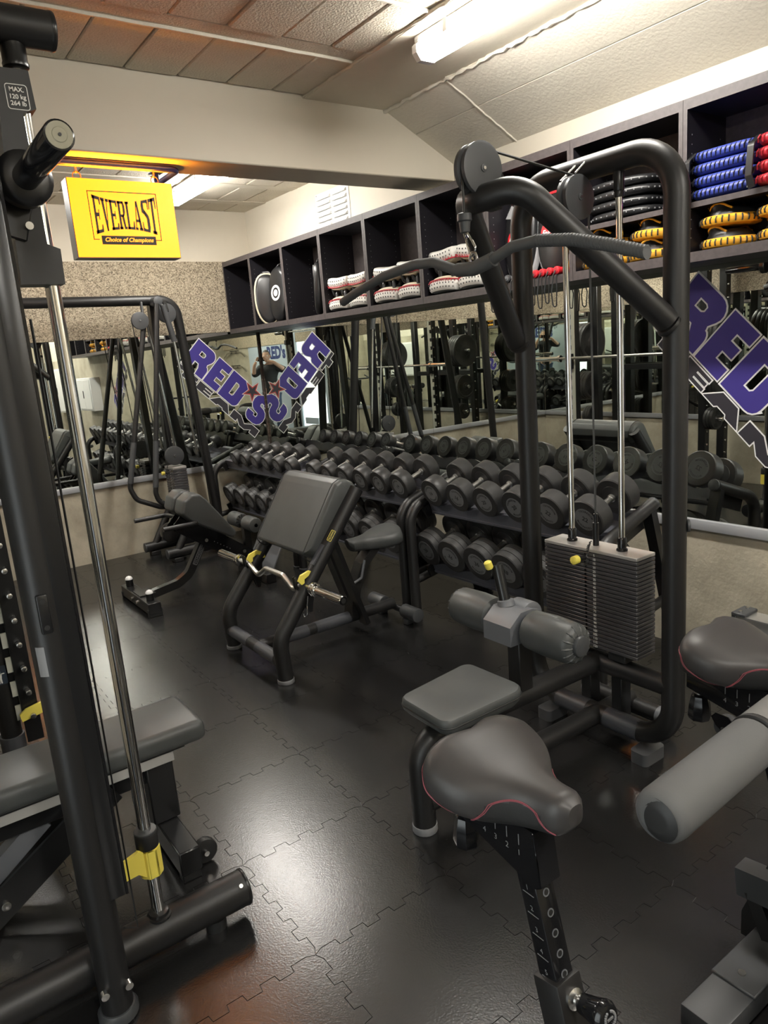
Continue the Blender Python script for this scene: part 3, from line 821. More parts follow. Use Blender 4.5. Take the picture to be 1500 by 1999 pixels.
    for j, yy in enumerate((yc8+0.145, yc8-0.10)):
        for lv in (0, 1):
            place(m, fm, (3.02, yy, ZB+0.001+lv*0.086), (0.04, 0.0, -0.3+0.25*lv+0.2*j), '%s yellow focus mitt in the pile under the %s pads' % (('lower', 'upper')[lv], ('blue', 'red')[j]))
    # unit 8: blue and red pads, strapped
    def kickpads(y, m_, colour, dx, grp):
        for i in range(4):
            z = MZ[8]+0.002+i*0.047
            r = thing('kick_pad', '%s leather kick pad, %s from the bottom of its pile' % (colour, wordnum(i)), 'pad', (3.03+dx, y-0.004*(i % 2), z), grp)
            b = BM(); cushion(b, (0, 0, 0.0225), 0.25, 0.27, 0.044, 0.15, p=7); obj('body', b, m_, r, local=True)
            b = BM()
            for k in range(13):
                yy = -0.115+k*0.019
                tube(b, [(-0.119, yy, 0.036), (-0.127, yy+0.004, 0.024), (-0.120, yy+0.007, 0.010)], 0.0028, 5)
            obj('lacing', b, PADK if colour == 'blue' else REDL, r, local=True)
            b = BM()
            if i == 3: tube(b, [(-0.10, 0.125, 0.040), (-0.14, 0.135, 0.01), (-0.145, 0.14, -0.10), (-0.135, 0.13, -0.145)], 0.010, 6, rad=0.02, sq=(0.03, 0.005))
            else: tube(b, [(-0.10, 0.128, 0.030), (-0.128, 0.134, 0.02), (-0.132, 0.138, 0.0)], 0.010, 6, sq=(0.025, 0.004))
            obj('strap', b, PADK, r, local=True)
    kickpads(yc8+0.130, BLUEL, 'blue', 0.0, 'blue kick pads')
    kickpads(yc8-0.140, REDL, 'red', -0.015, 'red kick pads')
build_shelf(); build_shelf_items()
# ------------------------------------------------------------------ lit sign on its blue tube
def build_sign():
    x0, x1, y0, y1, z0, z1 = 0.953, 1.446, 3.68, 3.775, 2.123, 2.47
    xc = (x0+x1)/2
    r = thing('lit_sign', 'lit yellow box sign hanging under the beam from a blue tube', 'sign', (xc, (y0+y1)/2, z0))
    b = BM(); t = 0.012
    bx(b, x0, x0+t, y0+0.004, y1-0.004, z0, z1); bx(b, x1-t, x1, y0+0.004, y1-0.004, z0, z1)
    bx(b, x0+t, x1-t, y0+0.004, y1-0.004, z0, z0+t)
    obj('casing', b, BLACKS, r, smooth=False)
    for yy, n in ((y0, -1), (y1-0.004, 1)):
        b = BM(); bx(b, x0+0.003, x1-0.003, yy, yy+0.004, z0+0.003, z1); f = obj('face_panel', b, SIGNY, r, smooth=False)
        s = n    # lettering on both faces, readable from each side
        yo = yy-0.0012 if n < 0 else yy+0.0052
        eu = X3 if n < 0 else -X3
        b = BM()
        def line(a, c, w=0.0035):
            (ax, az), (cx, cz) = a, c
            o = Vector((xc, yo, 0)); d = Vector((cx-ax, cz-az)).normalized()*w/2; nn = Vector((-d.y, d.x))
            q = [(ax-d.x+nn.x, az-d.y+nn.y), (cx+d.x+nn.x, cz+d.y+nn.y), (cx+d.x-nn.x, cz+d.y-nn.y), (ax-d.x-nn.x, az-d.y-nn.y)]
            prism(b, q, o, eu, Z3, (0, 0.0008*n, 0))
        L, T, Rr, Bt = -0.163, 2.417, 0.157, 2.205
        line((L, T), (Rr, T)); line((L, T), (L, Bt)); line((Rr, T), (Rr, Bt)); line((L, Bt), (-0.14, Bt)); line((0.13, Bt), (Rr, Bt))
        # arched slab lettering: taller at both ends
        glyph = {
            'E': [(0, .14, 0, 1), (0, .12, .12, 1), (.16, .44, 0, 1)],
        }
        def rects(ch):
            w = 0.26
            if ch == 'E': return [[(0.08, 0), (0.08+w, 0), (0.08+w, 1), (0.08, 1)], [(0, 0), (1, 0), (1, .22), (.88, .22), (.80, .09), (0, .09)], [(0, 1), (0, .91), (.80, .91), (.88, .78), (1, .78), (1, 1)], [(.3, .45), (.62, .45), (.62, .36), (.72, .36), (.72, .64), (.62, .64), (.62, .55), (.3, .55)]]
            if ch == 'V': return [[(0.10, .95), (0.42, .0), (0.62, .0), (0.40, .95)], [(.55, 0), (.84, .95), (.74, .95), (.46, .0)], [(0, 1), (0, .91), (.5, .91), (.5, 1)], [(.62, 1), (.62, .91), (1, .91), (1, 1)]]
            if ch == 'R': return [[(0.08, 0), (0.34, 0), (0.34, 1), (0.08, 1)], [(0, 0), (.44, 0), (.44, .09), (0, .09)], [(0, .91), (.75, .91), (.85, 1), (0, 1)], [(.6, 1), (.8, 1), (.94, .85), (.94, .62), (.8, .48), (.6, .48), (.66, .58), (.68, .75), (.66, .9)], [(.3, .44), (.75, .44), (.75, .53), (.3, .53)], [(.45, .48), (.75, .48), (.86, .09), (1, .09), (1, 0), (.66, 0)]]
            if ch == 'L': return [[(0.08, 0), (0.34, 0), (0.34, 1), (0.08, 1)], [(0, 0), (1, 0), (1, .30), (.9, .30), (.78, .09), (0, .09)], [(0, .91), (.46, .91), (.46, 1), (0, 1)]]
            if ch == 'A': return [[(.36, 1), (.58, 1), (.92, .05), (.64, .05)], [(.36, 1), (.46, 1), (.18, .05), (.08, .05)], [(.2, .28), (.72, .28), (.72, .37), (.2, .37)], [(0, 0), (.36, 0), (.36, .09), (0, .09)], [(.54, 0), (1, 0), (1, .09), (.54, .09)]]
            if ch == 'S': return [[(.0, .30), (.10, .30), (.14, .12), (.3, .09), (.7, .09), (.9, 0), (0, 0)], [(.64, .09), (.9, 0), (1, .15), (1, .40), (.9, .52), (.35, .72), (.35, .62), (.64, .42)], [(.05, .62), (.35, .55), (.66, .42), (.35, .74), (.35, .91), (.1, 1), (0, .85)], [(.1, 1), (.35, .91), (.7, .91), (.86, .88), (.88, .70), (.98, .70), (.98, 1)]]
            if ch == 'T': return [[(.36, 0), (.64, 0), (.64, 1), (.36, 1)], [(.22, 0), (.78, 0), (.78, .09), (.22, .09)], [(0, 1), (0, .70), (.10, .70), (.16, .91), (.84, .91), (.90, .70), (1, .70), (1, 1)]]
        word = 'EVERLAST'; wl, wr = -0.148, 0.150; n_ = len(word); cw = (wr-wl)/n_
        mid = 2.315
        def warp(u, v):
            t = (u-wl)/(wr-wl)*2-1
            hgt = 0.062+0.026*t*t
            return u, mid+(v*2-1)*hgt
        for i, ch in enumerate(word):
            for q in rects(ch):
                pts = []
                for k in range(len(q)):
                    a, c = q[k], q[(k+1) % len(q)]
                    for s_ in range(2):
                        pts.append((a[0]+(c[0]-a[0])*s_/2, a[1]+(c[1]-a[1])*s_/2))
                pts = [warp(wl+cw*(i+0.03+0.94*u), v) for u, v in pts]
                prism(b, pts, (xc, yo, 0), eu, Z3, (0, 0.0008*n, 0))
        prism(b, [(-0.128, 2.183), (0.13, 2.183), (0.13, 2.222), (-0.128, 2.222)], (xc, yo, 0), eu, Z3, (0, 0.0008*n, 0))
        obj('printed_lettering', b, SIGND, f, smooth=False)
        b = BM(); put_text(b, 'Choice of Champions', (xc, yo+0.0012*n, 2.204), eu, Z3, 0.0262, bold=0.0006, shear=0.28)
        obj('slogan_lettering', b, SIGNY, f, smooth=False)
    # lamp inside, shining up through the open top
    b = BM(); cyl(b, (x0+0.04, (y0+y1)/2, z0+0.30), (x1-0.04, (y0+y1)/2, z0+0.30), 0.014, 10)
    obj('inner_tube', b, mat('sign tube', (0.9, 0.6, 0.2), 0.4, emit=((1.0, 0.36, 0.015), 110.0)), r)
    for dx in (-0.185, 0.18):
        b = BM()
        pts = [(xc+dx+0.018*math.cos(a), (y0+y1)/2, z1+0.020+0.018*math.sin(a)) for a in [2*PI*k/16 for k in range(16)]]
        tube(b, pts, 0.0025, 6, closed=True); obj('ring', b, BRASS, r)
        b = BM(); pts = [(xc+dx+0.006*math.cos(a), (y0+y1)/2+0.008*math.cos(a), z1+0.046+0.014*math.sin(a)) for a in [2*PI*k/12 for k in range(12)]]
        tube(b, pts, 0.0022, 6, closed=True); obj('ring', b, BRASS, r)
    b = BM(); zt = 2.542
    tube(b, [(0.05, 3.70, zt), (1.50, 3.70, zt), (1.50, 4.02, zt), (1.50, 4.02, 2.60)], 0.0145, 14, rad=0.05)
    bx(b, 1.47, 1.53, 3.99, 4.05, 2.595, 2.60)
    t = obj('sign_bracket', b, BLUETUBE); tag(t, 'bent dark blue tube under the beam, carrying the yellow sign', 'bracket')

# ------------------------------------------------------------------ mirror stickers
def sticker(label, o, eu, n):
    """o = 3D point of the artwork origin (top corner of the R), eu = horizontal direction to the reader's right, n = normal"""
    q = math.sqrt(0.5)
    eu = Vector(eu); n = Vector(n)
    U = (eu-Z3)*q; Vv = (eu+Z3)*q
    r = thing('mirror_sticker', label, 'sticker', tuple(o), 'club stickers on the mirrors')
    H = 0.27
    def arc(cx, cy, rx, ry, a0, a1, k=6): return [(cx+rx*math.cos(math.radians(a0+(a1-a0)*i/k)), cy+ry*math.sin(math.radians(a0+(a1-a0)*i/k))) for i in range(k+1)]
    # letters in (u,v) with v from -H to 0
    R_ = [(0, -H), (0, 0), (0.15, 0)] + arc(0.165, -0.065, 0.065, 0.065, 90, -30, 6) + [(0.20, -0.135), (0.205, -0.15)] + arc(0.205, -0.20, 0.03, 0.045, 90, 0, 4) + [(0.235, -H), (0.155, -H), (0.15, -0.21), (0.13, -0.175), (0.085, -0.175), (0.085, -H)]
    Rh = [[(0.085, -0.065), (0.13, -0.065), (0.145, -0.075), (0.145, -0.10), (0.13, -0.112), (0.085, -0.112)]]
    E_ = [(0.25, -H), (0.25, 0), (0.41, 0), (0.41, -0.065), (0.33, -0.065), (0.33, -0.105), (0.39, -0.105), (0.39, -0.16), (0.33, -0.16), (0.33, -0.205), (0.41, -0.205), (0.41, -H)]
    D_ = [(0.43, -H), (0.43, 0), (0.60, 0)] + arc(0.595, -0.05, 0.05, 0.05, 90, 0, 4) + [(0.645, -0.22)] + arc(0.595, -0.22, 0.05, 0.05, 0, -90, 4)
    Dh = [[(0.512, -0.07), (0.55, -0.07), (0.562, -0.085), (0.562, -0.185), (0.55, -0.20), (0.512, -0.20)]]
    so = 0.755
    S_ = [(so+0.19, -0.075), (so+0.12, -0.075), (so+0.115, -0.06), (so+0.085, -0.06), (so+0.078, -0.075), (so+0.085, -0.095)] + arc(so+0.12, -0.185, 0.075, 0.085, 80, -90, 6) + arc(so+0.06, -0.20, 0.06, 0.07, -90, -180, 4) + [(so, -0.185), (so+0.07, -0.185), (so+0.075, -0.208), (so+0.11, -0.208), (so+0.115, -0.185), (so+0.105, -0.165)] + arc(so+0.07, -0.075, 0.075, 0.085, -100, -270, 6)[0:] + arc(so+0.13, -0.05, 0.06, 0.05, 90, 0, 4)
    def part(nm, poly, holes, m, out):
        b = BM(); prism(b, offset_poly(poly, out), Vector(o)+n*0.0008, U, Vv, n*0.0006, holes=[offset_poly(h, -0.007) for h in holes]); w = obj('white_outline', b, WHITEV, r, smooth=False)
        b = BM(); prism(b, poly, Vector(o)+n*0.0016, U, Vv, n*0.0005, holes=holes); obj(nm, b, m, r, smooth=False)
    part('letter', R_, Rh, BLUEV, 0.008); part('letter', E_, [], BLUEV, 0.007); part('letter', D_, Dh, BLUEV, 0.008); part('letter', S_, [], BLUEV, 0.007)
    st = []
    for k in range(10):
        a = math.radians(90+36*k); rr = 0.10 if k % 2 == 0 else 0.040
        st.append((0.690+rr*math.cos(a), -0.035+rr*math.sin(a)))
    for nm, d, m, lift in (('star_outline', 0.006, WHITEV, 0.0022), ('star_outline', 0.001, REDV, 0.0029), ('star', -0.011, DARKV, 0.0036)):
        b = BM(); prism(b, offset_poly(st, d), Vector(o)+n*lift, U, Vv, n*0.0005); obj(nm, b, m, r, smooth=False)
    # TEAM
    t0, t1 = -0.362, -0.288; h = t1-t0
    T = [(0.0, t1), (0.215, t1), (0.215, t1-0.03), (0.14, t1-0.03), (0.14, t0), (0.07, t0), (0.07, t1-0.03), (0.0, t1-0.03)]
    Ee = [(0.235, t0), (0.235, t1), (0.39, t1), (0.39, t1-0.018), (0.31, t1-0.018), (0.31, t1-0.028), (0.385, t1-0.028), (0.385, t0+0.028), (0.31, t0+0.028), (0.31, t0+0.018), (0.39, t0+0.018), (0.39, t0)]
    A = [(0.405, t0), (0.47, t1), (0.57, t1), (0.635, t0), (0.56, t0), (0.548, t0+0.014), (0.492, t0+0.014), (0.48, t0)]
    Ah = [[(0.503, t0+0.028), (0.537, t0+0.028), (0.52, t0+0.052)]]
    Mm = [(0.65, t0), (0.65, t1), (0.74, t1), (0.81, t0+0.03), (0.88, t1), (0.975, t1), (0.975, t0), (0.90, t0), (0.90, t0+0.03), (0.84, t0-0.01), (0.78, t0-0.01), (0.725, t0+0.03), (0.725, t0)]
    for p_, hs in ((T, []), (Ee, []), (A, Ah), (Mm, [])): part('small_letter', p_, [] if hs else [], DARKV, 0.006)
    return r
build_sign()
sticker('violet lettering sticker slanting across the back mirror beside the corner', (2.601, YB-0.0085, 1.823), X3, -Y3)
sticker('violet lettering sticker slanting across the mirror behind the lat pulldown machine', (XR-0.0085, 1.963, 1.823), -Y3, -X3)
# ------------------------------------------------------------------ dumbbell racks and dumbbells
TILT = math.radians(19)
RK = 'black round-head rubber dumbbell'
def make_dumbbell(rad, hw, hl, kg, stripes):
    """axis along local x, front head towards -x; origin at the middle of the handle"""
    r = thing('dumbbell', 'x', 'dumbbell', (0, 0, 0), 'round-head dumbbells on the racks')
    for s in (-1, 1):
        b = BM(); x0 = s*hl/2
        bv = 0.006
        prof = [(0, rad*0.72), (0.001, rad*0.93), (bv, rad*0.99), (hw*0.5, rad), (hw-bv, rad*0.995), (hw-0.001, rad*0.95), (hw, rad*0.70)]
        if stripes:
            prof = [(0, rad*0.72), (0.001, rad*0.93), (bv, rad*0.99), (hw*0.30, rad), (hw*0.31, rad*0.97), (hw*0.33, rad*0.97), (hw*0.34, rad), (hw*0.62, rad), (hw*0.63, rad*0.97), (hw*0.65, rad*0.97), (hw*0.66, rad), (hw-bv, rad*0.995), (hw-0.001, rad*0.95), (hw, rad*0.70)]
        lathe(b, (x0, 0, 0), (s, 0, 0), prof, 36)
        h = obj('head', b, RUBBER, r, local=True)
        b = BM(); cyl(b, (x0+s*(hw-0.001), 0, 0), (x0+s*(hw+0.0012), 0, 0), rad*0.60, 30); obj('end_disc', b, LABEL, h, local=True)
        b = BM(); lathe(b, (x0-s*0.001, 0, 0), (s, 0, 0), [(0, rad*0.60), (0.003, rad*0.62)], 28); obj('inner_ring', b, mat('inner ring', (0.05, 0.05, 0.05), 0.35), h, local=True)
        b = BM(); xo = x0+s*(hw+0.0017); eu = Vector((0, -1 if s < 0 else 1, 0))
        put_text(b, kg, (xo, 0, 0), eu, Z3, rad*0.34, bold=0.0008)
        word = 'TECHNOGYM'
        for base in (90, 270):
            for i, ch in enumerate(word):
                a = math.radians(base-(i-4)*12.5); c_, s_ = math.cos(a), math.sin(a)
                put_text(b, ch, Vector((xo, 0, 0))+eu*(c_*rad*0.46)+Z3*(s_*rad*0.46), eu*s_-Z3*c_, eu*c_+Z3*s_, rad*0.15, bold=0.0004)
        obj('lettering', b, PRINT, h, smooth=False, local=True)['kind'] = 'stuff'
    b = BM(); hr = 0.0145
    lathe(b, (-hl/2-0.004, 0, 0), X3, [(0, hr+0.006), (0.014, hr+0.006), (0.018, hr), (hl/2+0.004, hr*1.08), (hl-0.010, hr), (hl-0.006, hr+0.006), (hl+0.008, hr+0.006)], 16); obj('handle', b, KNURL, r, local=True)
    return r
def build_racks():
    racks = [('the rack nearest the mirror corner', 6.39, 4.86), ('the middle rack', 4.83, 3.455), ('the rack behind the lat machine', 3.425, 1.99)]
    short = ['corner rack', 'middle rack', 'rack behind the lat machine']
    st, ct = math.sin(TILT), math.cos(TILT)
    # dumbbell fronts: centre of the front face
    up_y = [[6.02-0.2048*i for i in range(6)], [4.648-0.214*i for i in range(6)], [3.261-0.2235*i for i in range(6)]]
    lo_y = [[6.20-0.222*i for i in range(6)], [4.65-0.2355*i for i in range(5)], [3.325-0.222*i for i in range(6)]]
    up_r = [(0.064, 0.070), (0.078, 0.088), (0.089, 0.096)]
    lo_r = [(0.095, 0.098), (0.102, 0.106), (0.107, 0.112)]
    up_kg = [['2', '2', '4', '4', '6', '6'], ['10', '10', '12', '12', '14', '14'], ['16', '16', '20', '20', '22', '22']]
    lo_kg = [['24', '24', '26', '26', '28', '28'], ['30', '30', '32', '32', '34', '34'], ['36', '36', '36', '38', '38', '38']]
    cache = {}
    for k, (nm, y1, y0) in enumerate(racks):
        yc = (y0+y1)/2
        r = thing('dumbbell_rack', 'two-tier black steel dumbbell rack, ' + nm, 'rack', (2.85, yc, 0), 'dumbbell racks along the mirror wall')
        for s, y in ((1, y1-0.03), (-1, y0+0.03)):
            b = BM()
            tube(b, [(2.535, y, 0.0), (2.535, y, 0.66), (2.93, y, 0.795)], 0.031, 14, rad=0.13, n=8)
            p = obj('front_post', b, BLACK, r)
            b = BM(); cyl(b, (2.93, y, 0.795), (2.945, y, 0.80), 0.0305, 14, bev=0.004); obj('end_cap', b, DGREY, p)
            b = BM(); tube(b, [(2.90, y, 0.775), (3.135, y, 0.0)], 0.02, 10, sq=(0.055, 0.04)); obj('rear_leg', b, BLACKS, r, smooth=False)
            b = BM(); tube(b, [(2.535, y, 0.215), (3.05, y, 0.305)], 0.024, 12); obj('side_tie', b, BLACK, r)
            b = BM(); cyl(b, (2.535, y, 0), (2.535, y, 0.02), 0.038, 16, bev=0.004); obj('foot', b, DGREY, r)
        for tier, (ys, rads, kgs, zf, xf) in enumerate(((up_y[k], up_r[k], up_kg[k], 0.765, 2.60), (lo_y[k], lo_r[k], lo_kg[k], 0.413, 2.585))):
            pitch = abs(ys[1]-ys[0])
            # scalloped saddle rails, front and back
            radm = (rads[0]+rads[1])/2
            hl = 0.125; hw = 0.072+0.028*tier+0.006*k
            tierw = ('upper', 'lower')[tier]
            # tray: plate with scalloped front lip
            def at(d, h):   # d along the tilted axis from front face centre, h normal to it
                return Vector((xf+d*ct-h*st, 0, zf+d*st+h*ct))
            for d0, nmr in ((0.030, 'front_saddle_rail'), (0.030+hw+hl, 'rear_saddle_rail')):
                top = []
                n = 48
                ya, yb = y1-0.065, y0+0.065
                for i in range(n+1):
                    y = ya+(yb-ya)*i/n
                    # distance to nearest dumbbell
                    dd = min(abs(y-q) for q in ys)
                    hgt = -radm-0.004 if dd > pitch*0.5 else None
                    f = math.cos(min(dd/(pitch*0.5), 1)*PI)
                    top.append((y, -radm*0.92-0.020*(f+1)*0.5+0.004))
                bot = [(yb, -radm-0.075), (ya, -radm-0.075)]
                poly = top+bot
                b = BM(); o = at(d0, 0)
                prism(b, poly, o, Y3, Vector((-st, 0, ct)), Vector((ct, 0, st))*0.032)
                obj(nmr, b, TRAY, r, smooth=False)
            b = BM(); c = at(0.030+(hw*2+hl)/2-0.02, -radm-0.062)
            box(b, (c.x, yc, c.z), (hw*2+hl-0.02, abs(y1-y0)-0.15, 0.012), (0, -TILT, 0)); obj('tray_plate', b, TRAY, r, smooth=False)
            for s, y in ((1, y1-0.058), (-1, y0+0.058)):
                b = BM(); c = at(0.12, -radm-0.045); box(b, (c.x, y, c.z), (0.26, 0.018, 0.07), (0, -TILT, 0)); obj('tray_bracket', b, BLACKS, r, smooth=False)
            for i, y in enumerate(ys):
                rad = rads[0]+(rads[1]-rads[0])*i/5
                key = (round(rad, 4), hw, kgs[i], tier)
                c = at(hw+hl/2, 0.0)
                h = rad-radm
                c = at(hw+hl/2, h)
                lab = 'rubber dumbbell, %s from the far end, %s tier of the %s' % (wordnum(i), tierw, short[k])
                if k == 2: lab = 'rubber dumbbell, %s from far end, %s tier of the %s' % (wordnum(i), tierw, short[k])
                pos = (c.x, y, c.z)
                if key in cache: dd = dup(cache[key], pos, (random.uniform(-.7, .7), -TILT, 0), lab)
                else:
                    cache[key] = make_dumbbell(rad, hw, hl, kgs[i], tier == 1)
                    dd = cache[key]; dd.location = pos; dd['label'] = lab
                    dd.rotation_mode = 'XYZ'; dd.rotation_euler = (random.uniform(-.7, .7), -TILT, 0)
build_racks()
# ------------------------------------------------------------------ lat pulldown machine
def pulley(nm, c, rad, parent, axis=Y3, w=0.034, cap=True):
    c = Vector(c); a = Vector(axis)
    b = BM(); lathe(b, c-a*w/2, a, [(0, rad*0.9), (0.002, rad), (w*0.30, rad), (w*0.42, rad*0.86), (w*0.58, rad*0.86), (w*0.70, rad), (w-0.002, rad), (w, rad*0.9)], 36)
    p = obj(nm, b, DGREY, parent)
    if cap:
        b = BM(); cyl(b, c-a*(w/2+0.003), c+a*(w/2+0.003), rad*0.15, 18, bev=0.001); obj('axle_cap', b, DGREY, p)
        b = BM(); cyl(b, c-a*(w/2+0.006), c+a*(w/2+0.006), rad*0.065, 12); obj('axle_bolt', b, STEEL, p)
    return p
def weight_stack(r, x0, x1, yc, wy, ztop, zbot, n, axis='x', labels=True, loads=None):
    """stack of n plates; wide face towards -x"""
    pitch = (ztop-zbot)/n; m = None
    for k in range(n):
        z1 = ztop-pitch*k
        if k == 0:
            b = BM(); bx(b, x0, x1, yc-wy/2, yc+wy/2, z1-pitch+0.0025, z1, 0.002, 1); obj('top_plate', b, STACKTOP, r)
            continue
        if m is None:
            b = BM(); bx(b, x0, x1, yc-wy/2, yc+wy/2, z1-pitch+0.0025, z1, 0.0022, 1); m = obj('stack_plate', b, STACK, r); z0 = z1
        else: share(m, r, Vector(m.location)+Vector((0, 0, z1-z0)))
    b = BM()
    for k in range(1, n):
        z = ztop-pitch*(k+0.5)
        if labels: put_text(b, str(5*k if k < 25 else 5*k), (x0-0.0008, yc-0.030, z+0.0005), -Y3, Z3, pitch*0.86, bold=pitch*0.02)
    if labels: obj('weight_numbers', b, WHITEP, r, smooth=False)['kind'] = 'stuff'
    b = BM()
    for k in range(1, n):
        z = ztop-pitch*(k+0.5); cyl(b, (x0-0.0007, yc+0.012, z), (x0+0.0002, yc+0.012, z), pitch*0.33, 10)
    obj('pin_holes', b, GLOSSB, r, smooth=False)['kind'] = 'stuff'
    # selector pin with coiled lead
    z = ztop-pitch*2.4
    b = BM(); cyl(b, (x0-0.035, yc+0.020, z), (x0, yc+0.012, z), 0.009, 12); p = obj('selector_pin', b, BLACKS, r)
    b = BM(); lathe(b, (x0-0.062, yc+0.020, z), X3, [(0, 0.010), (0.003, 0.0165), (0.026, 0.0165), (0.030, 0.012)], 16); obj('pin_knob', b, YELLOW, p)
    b = BM(); P = fillet([(x0-0.03, yc+0.02, z), (x0-0.035, yc-0.005, z-0.028), (x0-0.02, yc-0.014, z-0.01), (x0-0.015, yc-0.012, ztop+0.01), (x0+0.02, yc-0.004, ztop+0.03)], 0.03, 8)
    Q = []
    L = 0
    for a, c in zip(P, P[1:]):
        for s in range(6):
            q = a.lerp(c, s/6); L += (c-a).length/6; ph = L*900
            Q.append(q+Vector((0.004*math.cos(ph), 0.004*math.sin(ph), 0)))
    tube(b, Q, 0.0022, 5); obj('coiled_lead', b, PRINT, p)
def build_lat():
    TX, yc, hw_ = 2.20, 1.765, 0.334
    r = thing('lat_pulldown_machine', 'tall black lat pulldown machine with weight stack and grey seat', 'gym machine', (2.0, yc, 0))
    R = 0.0405
    # tower loop
    b = BM(); z0, z1 = 0.095, 2.155
    tube(b, [(TX, yc-hw_, z0), (TX, yc+hw_, z0), (TX, yc+hw_, z1), (TX, yc-hw_, z1)], R, 22, rad=0.155, n=10, closed=True)
    obj('tower_frame', b, BLACK, r)
    # arm carrying the front pulley
    b = BM()
    tube(b, [(TX-0.035, yc-hw_+0.005, 1.615), (1.722, yc-0.125, 2.045), (1.665, yc, 2.025), (1.735, yc+0.135, 2.055), (TX-0.035, yc+hw_+0.01, 1.585)], R*0.98, 20, rad=[0, 0.13, 0.06, 0.13, 0], n=9)
    obj('pulley_arm', b, BLACK, r)
    for s, z in ((-1, 1.60), (1, 1.575)):
        b = BM(); d = Vector((0.42, s*0.18, -0.44)).normalized(); p0 = Vector((TX-0.03, yc+s*(hw_-0.002), z))
        lathe(b, p0-d*0.01, d, [(0, R*1.03), (0.006, R*1.05), (0.012, R*1.03)], 20); obj('weld_collar', b, BLACK, r)
    # front pulley and its bracket
    fp = Vector((1.675, yc, 2.112))
    pulley('front_pulley', fp, 0.079, r, w=0.05)
    b = BM()
    prism(b, [(-0.02, -0.035), (0.085, -0.075), (0.10, -0.02), (0.06, 0.055), (0.0, 0.06)], fp+Vector((0, 0.029, -0.02)), X3, Z3, (0, 0.004, 0))
    prism(b, [(-0.035, -0.105), (0.07, -0.115), (0.095, -0.03), (0.078, -0.008), (0.06, -0.055), (0.0, -0.082)], fp+Vector((0, -0.024, 0)), X3, Z3, (0, 0.048, 0))
    obj('pulley_bracket', b, BLACKS, r, smooth=False)
    rp = Vector((2.135, yc+0.012, 2.055))
    pulley('rear_pulley', rp, 0.074, r, w=0.046)
    b = BM(); 
    for s in (1,): prism(b, [(-0.012, -0.012), (0.03, -0.02), (0.07, 0.07), (0.03, 0.08)], rp+Vector((0, s*0.029-0.002, 0)), X3, Z3, (0, 0.004, 0))
    obj('pulley_bracket', b, BLACKS, r, smooth=False)
    b = BM(); tube(b, [rp+Vector((-0.05, 0.02, 0.055)), rp+Vector((0.03, 0.02, 0.11))], 0.004, 6); tube(b, [rp+Vector((-0.02, -0.02, 0.075)), rp+Vector((0.04, -0.02, 0.12))], 0.004, 6); obj('cable_guard', b, STEEL, r)
    # cable
    cx = fp.x-0.067
    ztop, zbot = 0.800, 0.402
    b = BM(); tube(b, [(cx, yc, 1.985), (cx, yc, 2.112), (fp.x-0.04, yc, 2.165), (fp.x, yc, 2.180), (fp.x+0.04, yc, 2.174), (rp.x-0.01, yc+0.005, rp.z+0.07)], 0.0042, 8); obj('cable', b, PRINT, r)
    b = BM(); tube(b, [(rp.x+0.062, yc+0.006, rp.z), (2.205, yc+0.004, ztop+0.11)], 0.0038, 8); obj('cable', b, mat('grey cable', (0.07, 0.07, 0.07), 0.35), r)
    # cable stop and snap hook
    b = BM(); lathe(b, (cx, yc, 1.985), -Z3, [(0, 0.018), (0.003, 0.022), (0.022, 0.023), (0.026, 0.018), (0.055, 0.015), (0.058, 0.010)], 18); obj('cable_stop', b, DGREY, r)
    # guide rods
    for y in (1.885, 1.650):
        b = BM(); cyl(b, (2.205, y, zbot-0.04), (2.205, y, 2.10), 0.0118, 14); g = obj('guide_rod', b, CHROME, r)
        b = BM(); lathe(b, (2.205, y, ztop), Z3, [(0, 0.021), (0.006, 0.021), (0.010, 0.0165), (0.048, 0.0165), (0.052, 0.0135)], 16); obj('rod_bush', b, GLOSSB, g)
        b = BM(); cyl(b, (2.205, y, 2.055), (2.205, y, 2.128), 0.018, 14, bev=0.002); cyl(b, (2.205, y, 2.035), (2.205, y, 2.058), 0.016, 14, bev=0.003); obj('rod_socket', b, BLACKS, g)
    b = BM(); cyl(b, (2.205, 1.650, 1.865), (2.205, 1.650, 1.90), 0.018, 14, bev=0.002); obj('rubber_ring', b, PRINT, r)
    weight_stack(r, 2.150, 2.262, yc, 0.436, ztop, zbot, 25)
    b = BM(); cyl(b, (2.205, yc+0.004, ztop-0.01), (2.205, yc+0.004, ztop+0.09), 0.012, 12); cyl(b, (2.205, yc+0.004, ztop+0.09), (2.205, yc+0.004, ztop+0.125), 0.007, 10); obj('stack_stem', b, BLACKS, r)
    for y in (1.885, 1.650):
        b = BM(); bx(b, 2.165, 2.245, y-0.04, y+0.04, 0.365, zbot-0.001, 0.004, 1); obj('stack_buffer', b, PRINT, r)
    # lower frame
    b = BM(); tube(b, [(TX, yc-hw_, 0.325), (TX, yc+hw_, 0.325)], R*0.97, 18); obj('cross_tube', b, BLACK, r)
    b = BM(); tube(b, [(1.29, yc+0.005, 0.02), (1.29, yc+0.005, 0.335), (1.50, yc, 0.335), (TX, yc, 0.325)], R*1.0, 18, rad=0.15, n=9); sp = obj('seat_tube', b, BLACK, r)
    b = BM(); cyl(b, (1.29, yc+0.005, 0.0), (1.29, yc+0.005, 0.028), R*1.07, 22, bev=0.003); obj('foot_ring', b, LGREY, r)
    b = BM(); tube(b, [(1.30, yc, 0.105), (2.40, yc, 0.095)], R*0.95, 18); obj('floor_tube', b, BLACK, r)
    b = BM(); tube(b, [(2.395, yc-0.185, 0.07), (2.395, yc+0.205, 0.07)], R*0.86, 18); rb = obj('rear_floor_tube', b, BLACK, r)
